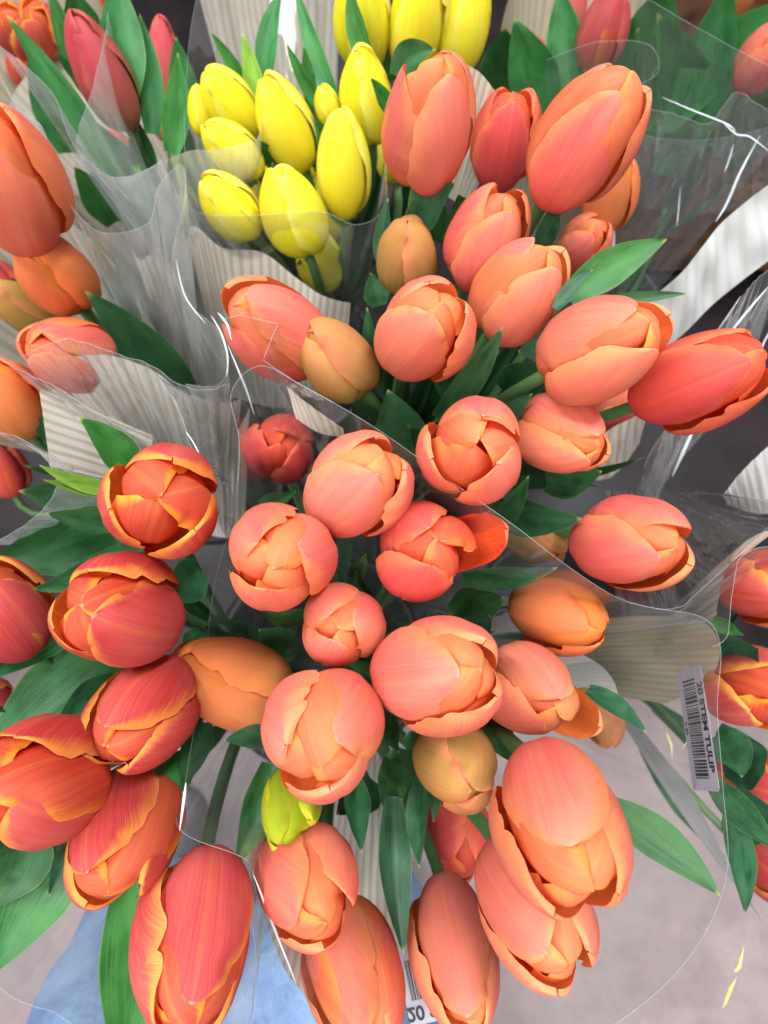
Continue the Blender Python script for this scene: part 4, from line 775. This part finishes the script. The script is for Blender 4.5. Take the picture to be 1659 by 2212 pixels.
# ------------------------------------------------------------------ labels with barcodes, print flakes on the sleeve
def text_obj(s, size, mat, M4, parent):
    cu = bpy.data.curves.new('lettering', 'FONT'); cu.body = s; cu.size = size; cu.align_x = 'CENTER'; cu.align_y = 'CENTER'; cu.extrude = .00004; cu.offset = .00018 * size / .006
    cu.materials.append(mat)
    tmp = bpy.data.objects.new('lettering_curve', cu); COL.objects.link(tmp)
    dg = bpy.context.evaluated_depsgraph_get(); me = bpy.data.meshes.new_from_object(tmp.evaluated_get(dg)); bpy.data.objects.remove(tmp)
    me.name = 'lettering'
    o = bpy.data.objects.new('lettering', me); COL.objects.link(o); o.parent = parent
    o.matrix_basis = Matrix.Translation(-Vector(ORG['@' + parent.name])) @ M4
    return o
def barcode_label(parent, corners, w, h, text_top, text_bot, seed, mirror=False):
    """corners: world points of the label's lower left, lower right and upper left as printed"""
    o0, ox, oy = (np.array(c) for c in corners)
    X = nrm(ox - o0); Y = oy - o0; Y = nrm(Y - np.dot(Y, X) * X); Z = np.cross(X, Y)
    side = -1 if np.dot(Z, CAMP - o0) < 0 else 1
    c = o0 + X * w / 2 + Y * h / 2
    def loc(x, y, z): return c + X * (x - w / 2) + Y * (y - h / 2) + Z * z * side
    rr, pts = .0022, []
    for (qx, qy, a0) in ((w - rr, h - rr, 0), (rr, h - rr, 90), (rr, rr, 180), (w - rr, rr, 270)):
        for k in range(6):
            a = math.radians(a0 + 18 * k); pts.append((qx + rr * math.cos(a), qy + rr * math.sin(a)))
    n = len(pts)
    v = [loc(x, y, 0) for x, y in pts] + [loc(x, y, -.0001) for x, y in pts]
    f = [tuple(range(n)), tuple(range(n, 2 * n))[::-1]] + [(i, (i + 1) % n, (i + 1) % n + n, i + n) for i in range(n)]
    lb = child('barcode_label', v, f, M['label'], parent, smooth=False)
    ORG[lb.name] = ORG[parent.name]; ORG['@' + lb.name] = ORG[parent.name]
    lb['label'] = 'white sticker with a black barcode and lettering'
    rng = random.Random(seed); x = w * .10; vv, ff = [], []
    y0, y1 = h * .20, h * .70
    while x < w * .90:
        b = rng.choice((1, 1, 2, 3)) * w * .0085
        k = len(vv); vv += [loc(x, y0, .00012), loc(x + b, y0, .00012), loc(x + b, y1, .00012), loc(x, y1, .00012)]; ff.append((k, k + 1, k + 2, k + 3))
        x += b + rng.choice((1, 1, 2)) * w * .0085
    child('barcode', vv, ff, M['ink'], lb, smooth=False)
    for s, yy, sz in ((text_top, h * .85, h * .24), (text_bot, h * .10, h * .13)):
        if not s: continue
        Zs = Z * side if not mirror else Z * side
        p = loc(w / 2, yy, .00014)
        m4 = Matrix((( X[0], Y[0], Zs[0], p[0]), (X[1], Y[1], Zs[1], p[1]), (X[2], Y[2], Zs[2], p[2]), (0, 0, 0, 1)))
        text_obj(s, sz, M['ink'], m4, lb)
    return lb
# upright label at the right: lettering runs from top to bottom along its outer side
barcode_label(slA, (P(1462, 1452, .300), P(1492, 1670, .280), P(1518, 1424, .274)), .056, .026, '20 STEM TULIP', '0 20', 5)
# label at the bottom, seen through from its back, so its print is reversed
barcode_label(slA, (P(852, 2045, .285), P(960, 2020, .285), P(892, 2180, .280)), .030, .036, '20 STEM', '020 20', 6)
fl = [((1585, 2100), (1608, 2040), (1598, 2090), 9), ((1560, 2180), (1592, 2110), (1580, 2135), 9), ((1478, 1560), (1470, 1620), (1486, 1600), 5), ((1440, 1580), (1452, 1640), (1450, 1610), 6)]
for a, b, m, w in fl:
    d = .30
    pa, pb, pm = np.array(a, float), np.array(b, float), np.array(m, float); dr = pb - pa; pe = np.array([-dr[1], dr[0]]) / np.linalg.norm(dr)
    pts = [pa, pa * .7 + pm * .3 + pe * w * .5, pm + pe * w * .4, pb, pm - pe * w * .6, pa * .5 + pm * .5 - pe * w * .4]
    v = [P(p[0], p[1], d) for p in pts] + [P(p[0], p[1], d + .0002) for p in pts]
    f = [tuple(range(6)), tuple(range(6, 12))[::-1]] + [(i, (i + 1) % 6, (i + 1) % 6 + 6, i + 6) for i in range(6)]
    child('print_fleck', v, f, M['flake'], slA, smooth=False)

# ------------------------------------------------------------------ the person standing at the lower edge: jeans and shoes
per = tag(empty('person', (-.16, -.60, 0)), 'person in loose light blue jeans standing below the bouquets, seen from the waist down', 'person')
def leg_rows(path, n=28):
    rows = []
    for (c, rx, ry) in path:
        a = np.linspace(0, 2 * math.pi, n, endpoint=False)
        rows.append(np.stack([c[0] + rx * np.cos(a), c[1] + ry * np.sin(a), np.full(n, c[2])], -1))
    return np.array(rows)
def skin_body():
    me = bpy.data.meshes.new('jeans')
    pts = [(-.16, -.76, .92), (-.16, -.76, 1.02), (-.27, -.74, .82), (-.33, -.67, .62), (-.37, -.58, .44), (-.39, -.54, .25), (-.40, -.52, .09),
           (-.05, -.74, .82), (-.06, -.67, .62), (-.07, -.58, .44), (-.075, -.54, .25), (-.075, -.52, .09)]
    ed = [(0, 1), (0, 2), (2, 3), (3, 4), (4, 5), (5, 6), (0, 7), (7, 8), (8, 9), (9, 10), (10, 11)]
    org = np.array([-.16, -.60, 0])
    me.from_pydata([tuple(np.array(p) - org) for p in pts], ed, [])
    import bmesh
    bm = bmesh.new(); bm.from_mesh(me); bm.verts.layers.skin.verify(); bm.to_mesh(me); bm.free()
    rad = [.17, .16, .13, .125, .125, .135, .15, .15, .16, .165, .175, .18]
    for i, r in enumerate(rad): me.skin_vertices[0].data[i].radius = (r, r)
    me.skin_vertices[0].data[0].use_root = True
    me.materials.append(M['denim'])
    o = bpy.data.objects.new('jeans', me); COL.objects.link(o); o.parent = per
    m = o.modifiers.new('skin', 'SKIN'); m.use_smooth_shade = True
    s = o.modifiers.new('sub', 'SUBSURF'); s.levels = s.render_levels = 3
    tx = bpy.data.textures.new('cloth_folds', 'CLOUDS'); tx.noise_scale = .1; tx.noise_depth = 2
    dm = o.modifiers.new('folds', 'DISPLACE'); dm.texture = tx; dm.strength = .04; dm.mid_level = .5; dm.texture_coords = 'LOCAL'
    return o
skin_body()
def shoe(x):
    rows = []; n = 20
    for (y, w, h) in [(q + .08, w_, h_) for q, w_, h_ in ((-.70, .030, .05), (-.68, .040, .085), (-.62, .042, .095), (-.56, .044, .075), (-.50, .049, .055), (-.45, .046, .042), (-.425, .030, .030), (-.415, .006, .012))]:
        a = np.linspace(0, 2 * math.pi, n, endpoint=False)
        zz = np.where(np.sin(a) > 0, np.sin(a) * h, np.maximum(np.sin(a) * .012, -.012)) + .014
        rows.append(np.stack([x + w * np.sign(np.cos(a)) * np.abs(np.cos(a)) ** .7, np.full(n, y), zz], -1))
    V = np.array(rows).reshape(-1, 3)
    child('shoe', V, grid_faces(8, n, close=True) + [tuple(range(n)), tuple(range(7 * n, 8 * n))[::-1]], M['shoe'], per)
shoe(-.42); shoe(-.07)
